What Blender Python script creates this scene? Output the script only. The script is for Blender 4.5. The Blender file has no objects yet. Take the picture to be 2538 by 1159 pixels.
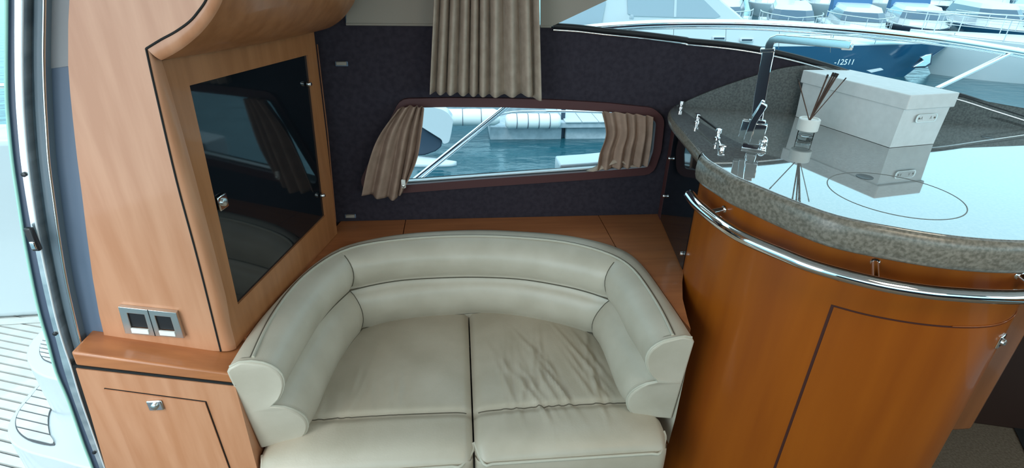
import bpy, bmesh, math, random
from math import radians, sin, cos, pi, atan2, hypot
from mathutils import Vector, Matrix
from mathutils.geometry import tessellate_polygon

random.seed(7)
SC = bpy.context.scene
COL = SC.collection

# ------------------------------------------------------------------ camera
W, H, F = 2538, 1159, 1330.0
YAW, PITCH, ROLL = radians(6), radians(27.4), radians(-1.3)
CAM = Vector((0, 0, 1.7))
FW = Vector((sin(YAW) * cos(PITCH), cos(YAW) * cos(PITCH), -sin(PITCH)))
_rt = Vector((cos(YAW), -sin(YAW), 0))
_up = _rt.cross(FW)
RT = _rt * cos(ROLL) - _up * sin(ROLL)
UP = _up * cos(ROLL) + _rt * sin(ROLL)
cd = bpy.data.cameras.new('camera')
cd.sensor_width = 36
cd.lens = F / W * 36
cd.clip_start = 0.02
cd.clip_end = 500
cam = bpy.data.objects.new('camera', cd)
COL.objects.link(cam)
m = Matrix.Identity(4)
for i in range(3):
    m[i][0] = RT[i]; m[i][1] = UP[i]; m[i][2] = -FW[i]; m[i][3] = CAM[i]
cam.matrix_world = m
SC.camera = cam

# ------------------------------------------------------------------ world, lamps, exposure
SC.view_settings.view_transform = 'Standard'
SC.view_settings.look = 'None'
SC.view_settings.gamma = 1
SC.view_settings.use_curve_mapping = False
SC.view_settings.exposure = 0.0
SC.cycles.use_denoising = True
SC.cycles.max_bounces = 8
SC.cycles.transparent_max_bounces = 12
SC.cycles.sample_clamp_indirect = 6

wd = bpy.data.worlds.new('overcast_sky')
SC.world = wd
wd.use_nodes = True
nt = wd.node_tree
bg = nt.nodes['Background']
tc = nt.nodes.new('ShaderNodeTexCoord')
sp = nt.nodes.new('ShaderNodeSeparateXYZ')
rp = nt.nodes.new('ShaderNodeValToRGB')
nt.links.new(tc.outputs['Generated'], sp.inputs[0])
nt.links.new(sp.outputs['Z'], rp.inputs['Fac'])
rp.color_ramp.elements[0].position = 0.0
rp.color_ramp.elements[0].color = (0.36, 0.84, 1.0, 1)
rp.color_ramp.elements[1].position = 0.6
rp.color_ramp.elements[1].color = (0.62, 0.90, 1.0, 1)
nt.links.new(rp.outputs['Color'], bg.inputs['Color'])
bg.inputs['Strength'].default_value = 2.2

def area(name, loc, target, sx, sy, power, color):
    l = bpy.data.lights.new(name, 'AREA')
    l.shape = 'RECTANGLE'; l.size = sx; l.size_y = sy
    l.energy = power; l.color = color
    o = bpy.data.objects.new(name, l)
    COL.objects.link(o)
    o.location = loc
    d = Vector(target) - Vector(loc)
    o.rotation_euler = d.to_track_quat('-Z', 'Y').to_euler()
    return o
sun = bpy.data.lights.new('hazy_sun', 'SUN')
sun.energy = 1.2; sun.angle = radians(15); sun.color = (1.0, 0.98, 0.92)
so = bpy.data.objects.new('hazy_sun', sun); COL.objects.link(so)
so.rotation_euler = (radians(40), 0, radians(-30))
area('opposite_window_daylight', (0.6, -1.5, 1.75), (0.2, 1.4, 0.5), 2.6, 0.6, 8, (0.93, 0.97, 1.0))
area('aft_door_daylight', (-1.25, -0.2, 1.35), (0.6, 1.3, 0.7), 1.2, 1.5, 17, (0.96, 0.97, 1.0))
area('forward_window_daylight', (2.75, -0.2, 1.65), (1.2, 1.3, 1.1), 1.6, 0.6, 9, (0.82, 0.95, 1.0))
area('ceiling_lamp_warm', (0.9, 0.0, 2.05), (0.9, 0.4, 0.0), 0.5, 0.5, 6, (1.0, 0.82, 0.6))

# ------------------------------------------------------------------ geometry helpers
def ray(px, py):
    return (RT * (px - W / 2) + UP * (H / 2 - py) + FW * F).normalized()
def on_plane(px, py, p0, n):
    d = ray(px, py); n = Vector(n)
    return CAM + d * ((Vector(p0) - CAM).dot(n) / d.dot(n))
def atz(px, py, z): return on_plane(px, py, (0, 0, z), (0, 0, 1))
def aty(px, py, y): return on_plane(px, py, (0, y, 0), (0, 1, 0))

ROOTLOC = {}
def mesh_obj(name, bm, mat, parent=None, smooth=False, bevel=0, seg=2, solid=0, angle=35):
    me = bpy.data.meshes.new(name)
    bmesh.ops.recalc_face_normals(bm, faces=bm.faces)
    bm.to_mesh(me); bm.free()
    o = bpy.data.objects.new(name, me)
    COL.objects.link(o)
    if mat: me.materials.append(mat)
    if smooth:
        for p in me.polygons: p.use_smooth = True
    if solid:
        md = o.modifiers.new('solid', 'SOLIDIFY'); md.thickness = solid; md.offset = 0
    if bevel:
        md = o.modifiers.new('bevel', 'BEVEL'); md.width = bevel; md.segments = seg
        md.limit_method = 'ANGLE'; md.angle_limit = radians(angle)
        md.harden_normals = False
        for p in me.polygons: p.use_smooth = True
        me.set_sharp_from_angle(angle=radians(50))
    if parent is not None:
        o.parent = parent
        if parent.name in ROOTLOC:
            o.matrix_parent_inverse = Matrix.Translation(-ROOTLOC[parent.name])
    return o
def thing(name, label, cat, loc=(0, 0, 0), group=None, kind=None):
    o = bpy.data.objects.new(name, None)
    COL.objects.link(o); o.location = loc
    o.empty_display_size = 0.05
    ROOTLOC[o.name] = Vector(loc)
    return tag(o, label, cat, group, kind)
def tag(o, label=None, cat=None, group=None, kind=None):
    if label: o['label'] = label
    if cat: o['category'] = cat
    if group: o['group'] = group
    if kind: o['kind'] = kind
    return o
def struct(o, label=None):
    o['kind'] = 'structure'
    if label: o['label'] = label
    return o

def box(bm, c, s, rz=0.0, mat=None):
    M = Matrix.Translation(c) @ Matrix.Rotation(rz, 4, 'Z') @ Matrix.Diagonal((s[0], s[1], s[2], 1))
    if mat is not None: M = mat @ M
    bmesh.ops.create_cube(bm, size=1, matrix=M)
def bx(name, c, s, mat, parent=None, rz=0.0, bevel=0.003, seg=2):
    bm = bmesh.new(); box(bm, c, s, rz)
    return mesh_obj(name, bm, mat, parent, bevel=bevel, seg=seg)
def prism(bm, pts, ext, holes=()):
    """polygon (3D, planar) with holes, extruded by the vector ext"""
    ext = Vector(ext)
    pts = [Vector(p) for p in pts]
    pts = [p for k, p in enumerate(pts) if (p - pts[k - 1]).length > 1e-5]
    if not holes:
        a = [bm.verts.new(p) for p in pts]; b = [bm.verts.new(p + ext) for p in pts]
        bm.faces.new(a); bm.faces.new(list(reversed(b)))
        for k in range(len(a)): bm.faces.new([a[k - 1], b[k - 1], b[k], a[k]])
        return
    loops = [[Vector(p) for p in pts]] + [[Vector(p) for p in h] for h in holes]
    flat = [p for l in loops for p in l]
    tris = tessellate_polygon(loops)
    a = [bm.verts.new(p) for p in flat]
    b = [bm.verts.new(p + ext) for p in flat]
    for t in tris:
        if len(set(t)) < 3: continue
        try:
            bm.faces.new([a[i] for i in t]); bm.faces.new([b[i] for i in reversed(t)])
        except ValueError: pass
    k = 0
    for l in loops:
        n = len(l)
        for i in range(n):
            j = (i + 1) % n
            try: bm.faces.new([a[k + i], a[k + j], b[k + j], b[k + i]])
            except ValueError: pass
        k += n
def plate(name, pts, ext, mat, parent=None, holes=(), bevel=0, seg=2):
    bm = bmesh.new(); prism(bm, pts, ext, holes)
    return mesh_obj(name, bm, mat, parent, bevel=bevel, seg=seg)
def catmull(pts, n=8, closed=False):
    pts = [Vector(p) for p in pts]
    out = []
    N = len(pts)
    rng = N if closed else N - 1
    for i in range(rng):
        p1, p2 = pts[i], pts[(i + 1) % N]
        p0 = pts[i - 1] if (i > 0 or closed) else p1 * 2 - p2
        p3 = pts[(i + 2) % N] if (i + 2 < N or closed) else p2 * 2 - p1
        for k in range(n):
            t = k / n
            out.append(0.5 * ((2 * p1) + (p2 - p0) * t + (2 * p0 - 5 * p1 + 4 * p2 - p3) * t * t + (3 * p1 - p0 - 3 * p2 + p3) * t ** 3))
    if not closed: out.append(pts[-1])
    return out
def resample(pts, n):
    L = [0]
    for a, b in zip(pts, pts[1:]): L.append(L[-1] + (b - a).length)
    out = []; k = 0
    for i in range(n + 1):
        t = L[-1] * i / n
        while k < len(L) - 2 and L[k + 1] < t: k += 1
        d = L[k + 1] - L[k]
        out.append(pts[k].lerp(pts[k + 1], (t - L[k]) / d if d > 1e-9 else 0))
    return out
def loft(bm, rows, close=False, caps=False):
    V = [[bm.verts.new(p) for p in r] for r in rows]
    n = len(rows)
    for i in range(n if close else n - 1):
        a, b = V[i], V[(i + 1) % n]
        for j in range(len(a) - 1):
            bm.faces.new((a[j], a[j + 1], b[j + 1], b[j]))
    if caps and close:
        bm.faces.new([r[0] for r in V]); bm.faces.new([r[-1] for r in reversed(V)])
    return V
def tube(bm, pts, r, n=10, cap=True, rfun=None, flat=1.0):
    pts = [Vector(p) for p in pts]
    rings = []; up = None
    for i, p in enumerate(pts):
        t = (pts[min(i + 1, len(pts) - 1)] - pts[max(i - 1, 0)]).normalized()
        if up is None:
            up = Vector((0, 0, 1)) if abs(t.z) < 0.9 else Vector((0, 1, 0))
        s = t.cross(up).normalized(); up = s.cross(t).normalized()
        rr = rfun(i / (len(pts) - 1)) * r if rfun else r
        rings.append([bm.verts.new(p + s * cos(2 * pi * k / n) * rr + up * sin(2 * pi * k / n) * rr * flat) for k in range(n)])
    for a, b in zip(rings, rings[1:]):
        for k in range(n):
            bm.faces.new((a[k], a[(k + 1) % n], b[(k + 1) % n], b[k]))
    if cap:
        bm.faces.new(rings[0]); bm.faces.new(list(reversed(rings[-1])))
def tb(name, pts, r, mat, parent=None, n=10, **k):
    bm = bmesh.new(); tube(bm, pts, r, n, **k)
    o = mesh_obj(name, bm, mat, parent, smooth=True)
    o.data.set_sharp_from_angle(angle=radians(60))
    return o
def lathe(bm, prof, c, n=24, axis=None):
    c = Vector(c); M = axis or Matrix.Identity(3)
    R = [[bm.verts.new(c + M @ Vector((r * cos(2 * pi * k / n), r * sin(2 * pi * k / n), z))) for k in range(n)] for r, z in prof]
    for a, b in zip(R, R[1:]):
        for k in range(n):
            bm.faces.new((a[k], a[(k + 1) % n], b[(k + 1) % n], b[k]))
    bm.faces.new(list(reversed(R[0]))); bm.faces.new(R[-1])
def lt(name, prof, c, mat, parent=None, n=24, axis=None):
    bm = bmesh.new(); lathe(bm, prof, c, n, axis)
    o = mesh_obj(name, bm, mat, parent, smooth=True)
    o.data.set_sharp_from_angle(angle=radians(40))
    return o
def axis_to(v):
    return Vector(v).to_track_quat('Z', 'Y').to_matrix()
def round_poly(pts, r, n=5):
    """round the corners of a 3D polygon"""
    out = []; N = len(pts); P = [Vector(p) for p in pts]
    rs = r if isinstance(r, (list, tuple)) else [r] * N
    for i in range(N):
        p, a, b = P[i], P[i - 1], P[(i + 1) % N]
        ra = min(rs[i], (a - p).length * 0.45, (b - p).length * 0.45)
        if ra < 1e-5: out.append(p); continue
        A = p + (a - p).normalized() * ra; B = p + (b - p).normalized() * ra
        for k in range(n + 1):
            t = k / n
            out.append(A * (1 - t) ** 2 + p * 2 * t * (1 - t) + B * t * t)
    return out
def grow(pts, d, nrm):
    """offset a polygon outward in its plane"""
    c = sum((Vector(p) for p in pts), Vector()) / len(pts)
    out = []; N = len(pts); nrm = Vector(nrm).normalized()
    P = [Vector(p) for p in pts]
    for i in range(N):
        t = (P[(i + 1) % N] - P[i - 1]).normalized()
        s = t.cross(nrm)
        if s.dot(P[i] - c) < 0: s = -s
        out.append(P[i] + s * d)
    return out

# ------------------------------------------------------------------ materials
def new_mat(name, base=(0.5, 0.5, 0.5), rough=0.5, metal=0.0, coat=0.0, spec=0.5, **kw):
    mt = bpy.data.materials.new(name); mt.use_nodes = True
    b = mt.node_tree.nodes['Principled BSDF']
    b.inputs['Base Color'].default_value = (*base, 1)
    b.inputs['Roughness'].default_value = rough
    b.inputs['Metallic'].default_value = metal
    b.inputs['Coat Weight'].default_value = coat
    b.inputs['Coat Roughness'].default_value = 0.08
    b.inputs['Specular IOR Level'].default_value = spec
    for k, v in kw.items(): b.inputs[k.replace('_', ' ')].default_value = v
    return mt
def noise_mix(mt, c1, c2, scale=(1, 1, 1), nscale=5, detail=6, lo=0.35, hi=0.65, bump=0.0, bscale=None, bdist=0.002, dist=0.0):
    n = mt.node_tree; b = n.nodes['Principled BSDF']
    t = n.nodes.new('ShaderNodeTexCoord'); mp = n.nodes.new('ShaderNodeMapping')
    mp.inputs['Scale'].default_value = scale
    no = n.nodes.new('ShaderNodeTexNoise'); no.inputs['Scale'].default_value = nscale
    no.inputs['Detail'].default_value = detail; no.inputs['Distortion'].default_value = dist
    cr = n.nodes.new('ShaderNodeValToRGB')
    cr.color_ramp.elements[0].position = lo; cr.color_ramp.elements[0].color = (*c1, 1)
    cr.color_ramp.elements[1].position = hi; cr.color_ramp.elements[1].color = (*c2, 1)
    n.links.new(t.outputs['Object'], mp.inputs['Vector']); n.links.new(mp.outputs[0], no.inputs['Vector'])
    n.links.new(no.outputs['Fac'], cr.inputs['Fac']); n.links.new(cr.outputs['Color'], b.inputs['Base Color'])
    if bump:
        n2 = n.nodes.new('ShaderNodeTexNoise'); n2.inputs['Scale'].default_value = bscale or nscale
        n2.inputs['Detail'].default_value = 5
        n.links.new(mp.outputs[0] if bscale is None else t.outputs['Object'], n2.inputs['Vector'])
        bp = n.nodes.new('ShaderNodeBump'); bp.inputs['Strength'].default_value = bump; bp.inputs['Distance'].default_value = bdist
        n.links.new(n2.outputs['Fac'], bp.inputs['Height']); n.links.new(bp.outputs[0], b.inputs['Normal'])
    return mt
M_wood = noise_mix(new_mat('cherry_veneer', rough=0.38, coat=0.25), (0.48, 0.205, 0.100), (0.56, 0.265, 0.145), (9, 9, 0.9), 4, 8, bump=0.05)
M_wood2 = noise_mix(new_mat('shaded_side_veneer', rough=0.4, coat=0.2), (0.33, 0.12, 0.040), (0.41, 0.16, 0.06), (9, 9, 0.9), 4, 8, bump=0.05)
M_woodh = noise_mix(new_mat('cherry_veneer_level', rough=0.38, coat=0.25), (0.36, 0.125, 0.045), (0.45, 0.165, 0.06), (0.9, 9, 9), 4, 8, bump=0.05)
M_orange = noise_mix(new_mat('glossy_cherry_front', rough=0.4, coat=0.25, spec=0.3), (0.24, 0.050, 0.003), (0.37, 0.090, 0.005), (6, 6, 0.5), 2.6, 8, 0.2, 0.85, bump=0.03)
M_dark_wood = noise_mix(new_mat('dark_cherry', rough=0.35, coat=0.3), (0.20, 0.065, 0.02), (0.27, 0.09, 0.03), (7, 7, 0.8), 3, 6)
M_navy = noise_mix(new_mat('navy_suede_wall', rough=0.9, spec=0.2), (0.027, 0.021, 0.029), (0.037, 0.030, 0.040), (1, 1, 1), 60, 4, bump=0.2, bscale=400, bdist=0.0006)
M_maroon = new_mat('maroon_window_surround', (0.075, 0.022, 0.022), 0.6)
M_well = new_mat('dark_well_panel', (0.035, 0.014, 0.009), 0.6)
M_blackgap = new_mat('black_gap', (0.004, 0.004, 0.004), 0.8)
M_leather = noise_mix(new_mat('cream_leather', rough=0.42, coat=0.05), (0.48, 0.42, 0.33), (0.56, 0.495, 0.40), (1, 1, 1), 7, 5, bump=0.25, bscale=260, bdist=0.0008)
M_leather_seat = noise_mix(new_mat('creased_cream_leather', rough=0.42, coat=0.05), (0.42, 0.36, 0.275), (0.49, 0.425, 0.335), (1, 1, 1), 7, 5, bump=0.3, bscale=180, bdist=0.001)
M_piping = new_mat('leather_piping', (0.50, 0.46, 0.37), 0.45)
M_stitch = new_mat('dark_seam', (0.10, 0.085, 0.06), 0.8)
M_chrome = new_mat('polished_steel', (0.86, 0.88, 0.90), 0.06, 1.0)
M_brushed = new_mat('satin_nickel', (0.62, 0.60, 0.57), 0.32, 1.0)
M_black_glass = new_mat('smoked_black_glass', (0.006, 0.009, 0.012), 0.05, spec=0.5)
M_black = new_mat('black_plastic', (0.012, 0.012, 0.014), 0.35)
M_rubber = new_mat('black_rubber', (0.008, 0.008, 0.010), 0.55)
M_curtain = noise_mix(new_mat('beige_curtain_cloth', rough=0.9, spec=0.2), (0.36, 0.28, 0.22), (0.43, 0.34, 0.27), (1, 1, 1), 30, 4, bump=0.3, bscale=500, bdist=0.0006)
M_curtain2 = noise_mix(new_mat('brown_beige_curtain_cloth', rough=0.85, spec=0.2), (0.30, 0.20, 0.15), (0.37, 0.25, 0.19), (1, 1, 1), 30, 4)
M_blind = new_mat('beige_blind', (0.30, 0.255, 0.21), 0.8)
M_white = new_mat('white_gelcoat', (0.60, 0.63, 0.65), 0.25, coat=0.3)
M_white_matt = new_mat('white_plastic', (0.78, 0.77, 0.73), 0.5)
M_box = noise_mix(new_mat('white_card', rough=0.7, spec=0.3), (0.66, 0.67, 0.665), (0.71, 0.72, 0.715), (1, 1, 1), 40, 3)
M_reed = new_mat('dark_reed', (0.10, 0.055, 0.04), 0.8)
M_reed_tip = new_mat('reed_tip', (0.03, 0.02, 0.018), 0.8)
M_carpet = noise_mix(new_mat('beige_carpet', rough=0.95, spec=0.1), (0.13, 0.098, 0.068), (0.19, 0.145, 0.105), (1, 1, 1), 120, 4, bump=0.6, bscale=350, bdist=0.003)
M_ceiling = new_mat('cream_headliner', (0.62, 0.60, 0.56), 0.8)
M_teak = noise_mix(new_mat('bleached_teak', rough=0.7), (0.62, 0.60, 0.57), (0.72, 0.70, 0.67), (1, 1, 1), 14, 5)
M_caulk = new_mat('teak_caulking', (0.10, 0.10, 0.11), 0.8)
M_seal = noise_mix(new_mat('grey_teal_jamb', rough=0.4, coat=0.2), (0.15, 0.20, 0.24), (0.18, 0.235, 0.275), (3, 3, 0.5), 3, 4)
M_slate = new_mat('slate_reflection_and_clip', (0.12, 0.165, 0.235), 0.45)
M_darkjamb = new_mat('dark_slate_jamb', (0.065, 0.085, 0.13), 0.4)
M_alu = noise_mix(new_mat('bright_aluminium_track', rough=0.25, metal=0.8), (0.55, 0.62, 0.66), (0.9, 0.95, 0.97), (1, 1, 5), 6, 4)
M_blindrefl = new_mat('painted_blind_reflection', (0.31, 0.31, 0.32), 0.7)
M_blue = new_mat('blue_hull_paint', (0.012, 0.085, 0.17), 0.15, coat=0.6)
M_glassdark = new_mat('tinted_boat_glass', (0.05, 0.10, 0.15), 0.08)
M_clear = new_mat('clear_vinyl_window', (0.36, 0.42, 0.47), 0.2)
M_navycover = new_mat('navy_canvas', (0.03, 0.12, 0.26), 0.7)
M_concrete = noise_mix(new_mat('pontoon_concrete', rough=0.8), (0.30, 0.36, 0.40), (0.42, 0.48, 0.52), (1, 1, 1), 8, 5)
M_fender = new_mat('white_fender_vinyl', (0.80, 0.82, 0.80), 0.4)
M_darkhull = new_mat('dark_grey_hull', (0.035, 0.055, 0.085), 0.4)
M_inlay = new_mat('dark_inlay', (0.02, 0.02, 0.02), 0.3)
M_print = new_mat('grey_print', (0.16, 0.15, 0.13), 0.6)
M_wtext = new_mat('white_lettering', (0.85, 0.88, 0.9), 0.4)

M_granite = new_mat('polished_grey_granite', rough=0.04, coat=1.0, spec=0.8)
M_granite.node_tree.nodes['Principled BSDF'].inputs['Coat IOR'].default_value = 2.1
M_granite_up = noise_mix(new_mat('matt_grey_granite', rough=0.5, spec=0.3), (0.085, 0.09, 0.088), (0.14, 0.145, 0.14), (1, 1, 1), 160, 3, 0.38, 0.62)
M_granite.node_tree.nodes['Principled BSDF'].inputs['Coat Roughness'].default_value = 0.02
noise_mix(M_granite, (0.14, 0.145, 0.14), (0.23, 0.23, 0.22), (1, 1, 1), 160, 3, 0.38, 0.62)
M_granite_edge = new_mat('honed_granite_edge', rough=0.28, spec=0.5)
noise_mix(M_granite_edge, (0.13, 0.115, 0.09), (0.25, 0.22, 0.18), (1, 1, 1), 130, 4, 0.36, 0.64)

def glass_pane_mat(name, tint=(0.95, 0.98, 1.0), refl=0.08):
    mt = bpy.data.materials.new(name); mt.use_nodes = True
    n = mt.node_tree; n.nodes.clear()
    out = n.nodes.new('ShaderNodeOutputMaterial'); mx = n.nodes.new('ShaderNodeMixShader')
    tr = n.nodes.new('ShaderNodeBsdfTransparent'); tr.inputs[0].default_value = (*tint, 1)
    gl = n.nodes.new('ShaderNodeBsdfGlossy'); gl.inputs['Roughness'].default_value = 0.01
    fr = n.nodes.new('ShaderNodeFresnel'); fr.inputs[0].default_value = 1.12
    n.links.new(fr.outputs[0], mx.inputs[0]); n.links.new(tr.outputs[0], mx.inputs[1]); n.links.new(gl.outputs[0], mx.inputs[2])
    n.links.new(mx.outputs[0], out.inputs[0])
    return mt
M_pane = glass_pane_mat('window_glass')
M_bottle = glass_pane_mat('bottle_glass', (0.85, 0.88, 0.88))
M_liquid = new_mat('clear_bottle_liquid', (0.7, 0.72, 0.72), 0.03, Transmission_Weight=1.0)

M_water = new_mat('harbour_water', (0.012, 0.075, 0.10), 0.06, spec=0.6)
def _w():
    n = M_water.node_tree; b = n.nodes['Principled BSDF']
    t = n.nodes.new('ShaderNodeTexCoord'); mp = n.nodes.new('ShaderNodeMapping'); mp.inputs['Scale'].default_value = (1, 2.2, 1)
    a = n.nodes.new('ShaderNodeTexNoise'); a.inputs['Scale'].default_value = 1.6; a.inputs['Detail'].default_value = 7
    bp = n.nodes.new('ShaderNodeBump'); bp.inputs['Strength'].default_value = 0.35; bp.inputs['Distance'].default_value = 0.12
    n.links.new(t.outputs['Object'], mp.inputs[0]); n.links.new(mp.outputs[0], a.inputs['Vector'])
    n.links.new(a.outputs['Fac'], bp.inputs['Height']); n.links.new(bp.outputs[0], b.inputs['Normal'])
_w()

# ------------------------------------------------------------------ room shell
YW = 1.92                                  # saloon side wall
XC = 0.80                                  # where the side wall starts to run inboard
BD = Vector((1, -0.29, 0)).normalized()    # direction of the forward stretch of the wall
BN = Vector((BD.y, -BD.x, 0))              # its inward normal (towards the room)
BN = BN if BN.y < 0 else -BN
def wallp(px, py, off=0.0):
    p = aty(px, py, YW - off)
    if p.x > XC: p = on_plane(px, py, Vector((XC, YW, 0)) + BN * off, BN)
    return p
B_END = Vector((XC, YW, 0)) + BD * 2.3

struct(bx('floor', (0.65, 0.35, -0.03), (3.7, 4.0, 0.06), M_carpet, bevel=0))
struct(plate('ceiling', [Vector(v) for v in ((-1.2, -1.75, 2.125), (3.0, -1.75, 2.125), (3.0, 1.0, 2.125), (1.3, 1.3, 2.125), (0.7, 1.75, 2.125), (0.3, 1.98, 2.125), (-1.2, 1.98, 2.125))], (0, 0, 0.04), M_ceiling))
# wall behind the camera: a low wall and a lintel either side of the opposite window band
struct(bx('wall_back', (0.9, -1.7, 0.55), (4.2, 0.05, 1.15), M_navy, bevel=0))
struct(bx('trim_1', (0.9, -1.7, 2.03), (4.2, 0.05, 0.18), M_ceiling, bevel=0))
struct(bx('wall_forward', (2.95, 0.1, 0.6), (0.05, 3.6, 1.2), M_dark_wood, bevel=0))
struct(bx('trim_2', (2.95, 0.1, 2.04), (0.05, 3.6, 0.18), M_ceiling, bevel=0))

# side wall, aft flat stretch
sill_px = [(1370, 66), (1430, 70), (1500, 78), (1600, 88), (1700, 101)]
tops = [wallp(*p) for p in sill_px]
corner_top = Vector((XC, YW, wallp(1712, 103).z))
openp = [(1007, 263), (1120, 261), (1250, 262), (1380, 266), (1500, 273), (1606, 284), (1624, 300), (1617, 370), (1603, 412), (1450, 424), (1200, 441), (1000, 456), (926, 463), (915, 447), (958, 360)]
hole = [aty(x, y, YW) for x, y in openp]
hole = round_poly(hole, 0.012, 3)
zl = aty(860, 60, YW).z
outer = [Vector((-0.75, YW, 0.3)), Vector((XC, YW, 0.3)), corner_top] + tops[::-1] + [aty(1080, 62, YW), aty(858, 62, YW), Vector((-0.36, YW, 2.12)), Vector((-0.75, YW, 2.12))]
w = plate('wall_side', outer, (0, 0.05, 0), M_navy, holes=[hole])
struct(w)
# forward stretch above the worktop
sill_b = [(1712, 103), (1800, 112), (1880, 124), (1960, 141), (2050, 166), (2140, 194), (2250, 213), (2360, 235), (2450, 263), (2538, 291), (2700, 345)]
tb_ = [on_plane(x, y, (XC, YW, 0), BN) for x, y in sill_b]
tb_[0] = corner_top.copy()
last = tb_[-1]
outerB = [Vector((XC, YW, 0.3)), Vector((last.x, last.y, 0.3))] + tb_[::-1]
struct(plate('wall_side_forward', outerB, -BN * 0.05, M_navy))
rest = [Vector((last.x, last.y, 0.3)), Vector((B_END.x, B_END.y, 0.3)), Vector((B_END.x, B_END.y, last.z - 0.05)), last]
struct(plate('wall_side_bow', rest, -BN * 0.05, M_navy))

# upper window: sill seal, chrome bead, glass
sill = tops + tb_
seal = [p + Vector((0, -0.004, 0.004)) for p in sill]
win = thing('window_2', 'long upper side window above the navy wall and worktop', 'window', tops[0])
struct(win)
tb('window_seal', catmull(seal, 4), 0.009, M_rubber, win, n=8)
tb('window_bead', catmull([p + Vector((0, -0.012, -0.009)) for p in sill], 4), 0.0035, M_chrome, win, n=8)
gp = [Vector((-0.36, YW + 0.03, 1.5))] + [p + Vector((0, 0.03, 0)) for p in tops] + [p - BN * 0.03 for p in tb_]
bm = bmesh.new()
top_ = [Vector((p.x, p.y - 0.55 * min(1, max(0, (p.x - 0.42) / 0.8)), 2.125)) for p in gp]
loft(bm, [gp, top_])
mesh_obj('window_glass', bm, M_pane, win)

# lower portlight: surround, white sill strip, glass
win1 = thing('window_1', 'low side window with maroon surround above the settee shelf', 'window', hole[0])
struct(win1)
ring_o = grow(hole, 0.030, (0, 1, 0))
ring_i = grow(hole, -0.002, (0, 1, 0))
plate('window_frame', [p + Vector((0, -0.016, 0)) for p in ring_o], (0, 0.018, 0), M_maroon, win1, holes=[[p + Vector((0, -0.016, 0)) for p in ring_i]], bevel=0.004)
bm = bmesh.new()
loft(bm, [[p + Vector((0, 0.0, 0)) for p in hole + hole[:1]], [p + Vector((0, 0.05, 0)) for p in hole + hole[:1]]])
mesh_obj('window_reveal', bm, M_blackgap, win1, solid=0.004)
s0, s1 = aty(990, 458, YW), aty(1604, 413, YW)
strip = [s0 + Vector((0, 0.012, 0.008)), s1 + Vector((0, 0.012, 0.008)), s1 + Vector((0, 0.030, 0.008)), s0 + Vector((0, 0.030, 0.008))]
plate('window_sill', strip, (0, 0, -0.008), M_white, win1)
bm = bmesh.new(); prism(bm, [p + Vector((0, 0.04, 0)) for p in hole], (0, 0.004, 0))
mesh_obj('pane', bm, M_pane, win1)

# beige blinds in the upper window
def blind(px, label):
    t = thing('window_blind', label, 'blind', aty(*px[0], YW - 0.012), 'beige blinds over the upper side window')
    pts = [aty(x, y, YW - 0.012) for x, y in px]
    plate('blind_panel', pts, (0, 0.008, 0), M_blind, t)
    bt = [p for p in pts]
    tb('bottom_hem', [bt[0], bt[1]], 0.004, M_blind, t, n=8)
blind([(858, 60), (1082, 62), (1082, -160), (862, -160)], 'beige blind panel left of the hanging pleated curtain')
blind([(1340, 66), (1366, 66), (1506, 0), (1560, -28), (1560, -160), (1340, -160)], 'beige blind with slanted edge right of the pleated curtain')
# small pale stops on the navy wall
for (x, y, l) in ((846, 157, 'small pale clip on the dark wall, high beside the glazed cabinet'), (868, 535, 'small pale clip on the dark wall, low above the shelf')):
    c = aty(x, y, YW - 0.008)
    t = thing('wall_clip', l, 'clip', c, 'pale clips on the navy wall')
    bx('clip_body', c, (0.034, 0.014, 0.012), M_blind, t, bevel=0.003)
    bx('clip_base', c + Vector((0, 0.004, -0.002)), (0.042, 0.006, 0.016), M_slate, t, bevel=0.002)

# ------------------------------------------------------------------ shelf behind the loveseat
ZS = 0.775
shelf = thing('settee_shelf', 'reddish cherry shelf running behind and around the cream loveseat', 'shelf', (0.08, 1.85, ZS))
a0 = atz(1000, 575, ZS); a1 = atz(1010, 548, ZS)
b0 = atz(1512, 600, ZS); b1 = atz(1503, 565, ZS)
def seam_x(p, q, y): return p.x + (q.x - p.x) * (y - p.y) / (q.y - p.y)
cl = (-0.58, 1.19); cf = (-0.452, YW)
# ------------------------------------------------------------------ loveseat
seat = thing('curved_loveseat', 'cream leather curved two-seat settee with padded back and rolled arm ends', 'sofa', (0.02, 1.4, 0))
OP = {'O': (0.785, [[(567, 900), (600, 845), (640, 790), (680, 745), (720, 707), (775, 655), (835, 612)], [(835, 612), (900, 594), (1000, 577), (1100, 570), (1200, 567), (1300, 572), (1400, 580), (1500, 600), (1560, 622)], [(1560, 622), (1600, 660), (1640, 715), (1680, 772), (1700, 803), (1716, 828)]]),
      'P': (0.790, [[(627, 885), (645, 842), (668, 795), (700, 745), (740, 697), (790, 655), (843, 622)], [(843, 622), (900, 606), (1000, 593), (1100, 586), (1200, 585), (1300, 590), (1400, 600), (1480, 619), (1535, 640)], [(1535, 640), (1570, 668), (1600, 708), (1630, 755), (1652, 797), (1667, 830)]]),
      'G': (0.635, [[(681, 994), (700, 955), (740, 885), (780, 818), (820, 768), (870, 720)], [(870, 720), (930, 706), (1000, 695), (1100, 689), (1200, 688), (1300, 694), (1400, 711), (1460, 726), (1509, 743)], [(1509, 743), (1540, 785), (1567, 840), (1595, 885), (1623, 935)]]),
      'S': (0.455, [[(751, 1072), (770, 1042), (800, 972), (829, 911), (862, 860), (896, 818)], [(896, 818), (960, 800), (1040, 788), (1134, 780), (1200, 776), (1300, 786), (1400, 807), (1470, 829)], [(1470, 829), (1496, 865), (1518, 915), (1540, 975), (1566, 1015)]])}
NS = (16, 30, 16)
paths = {}
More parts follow.
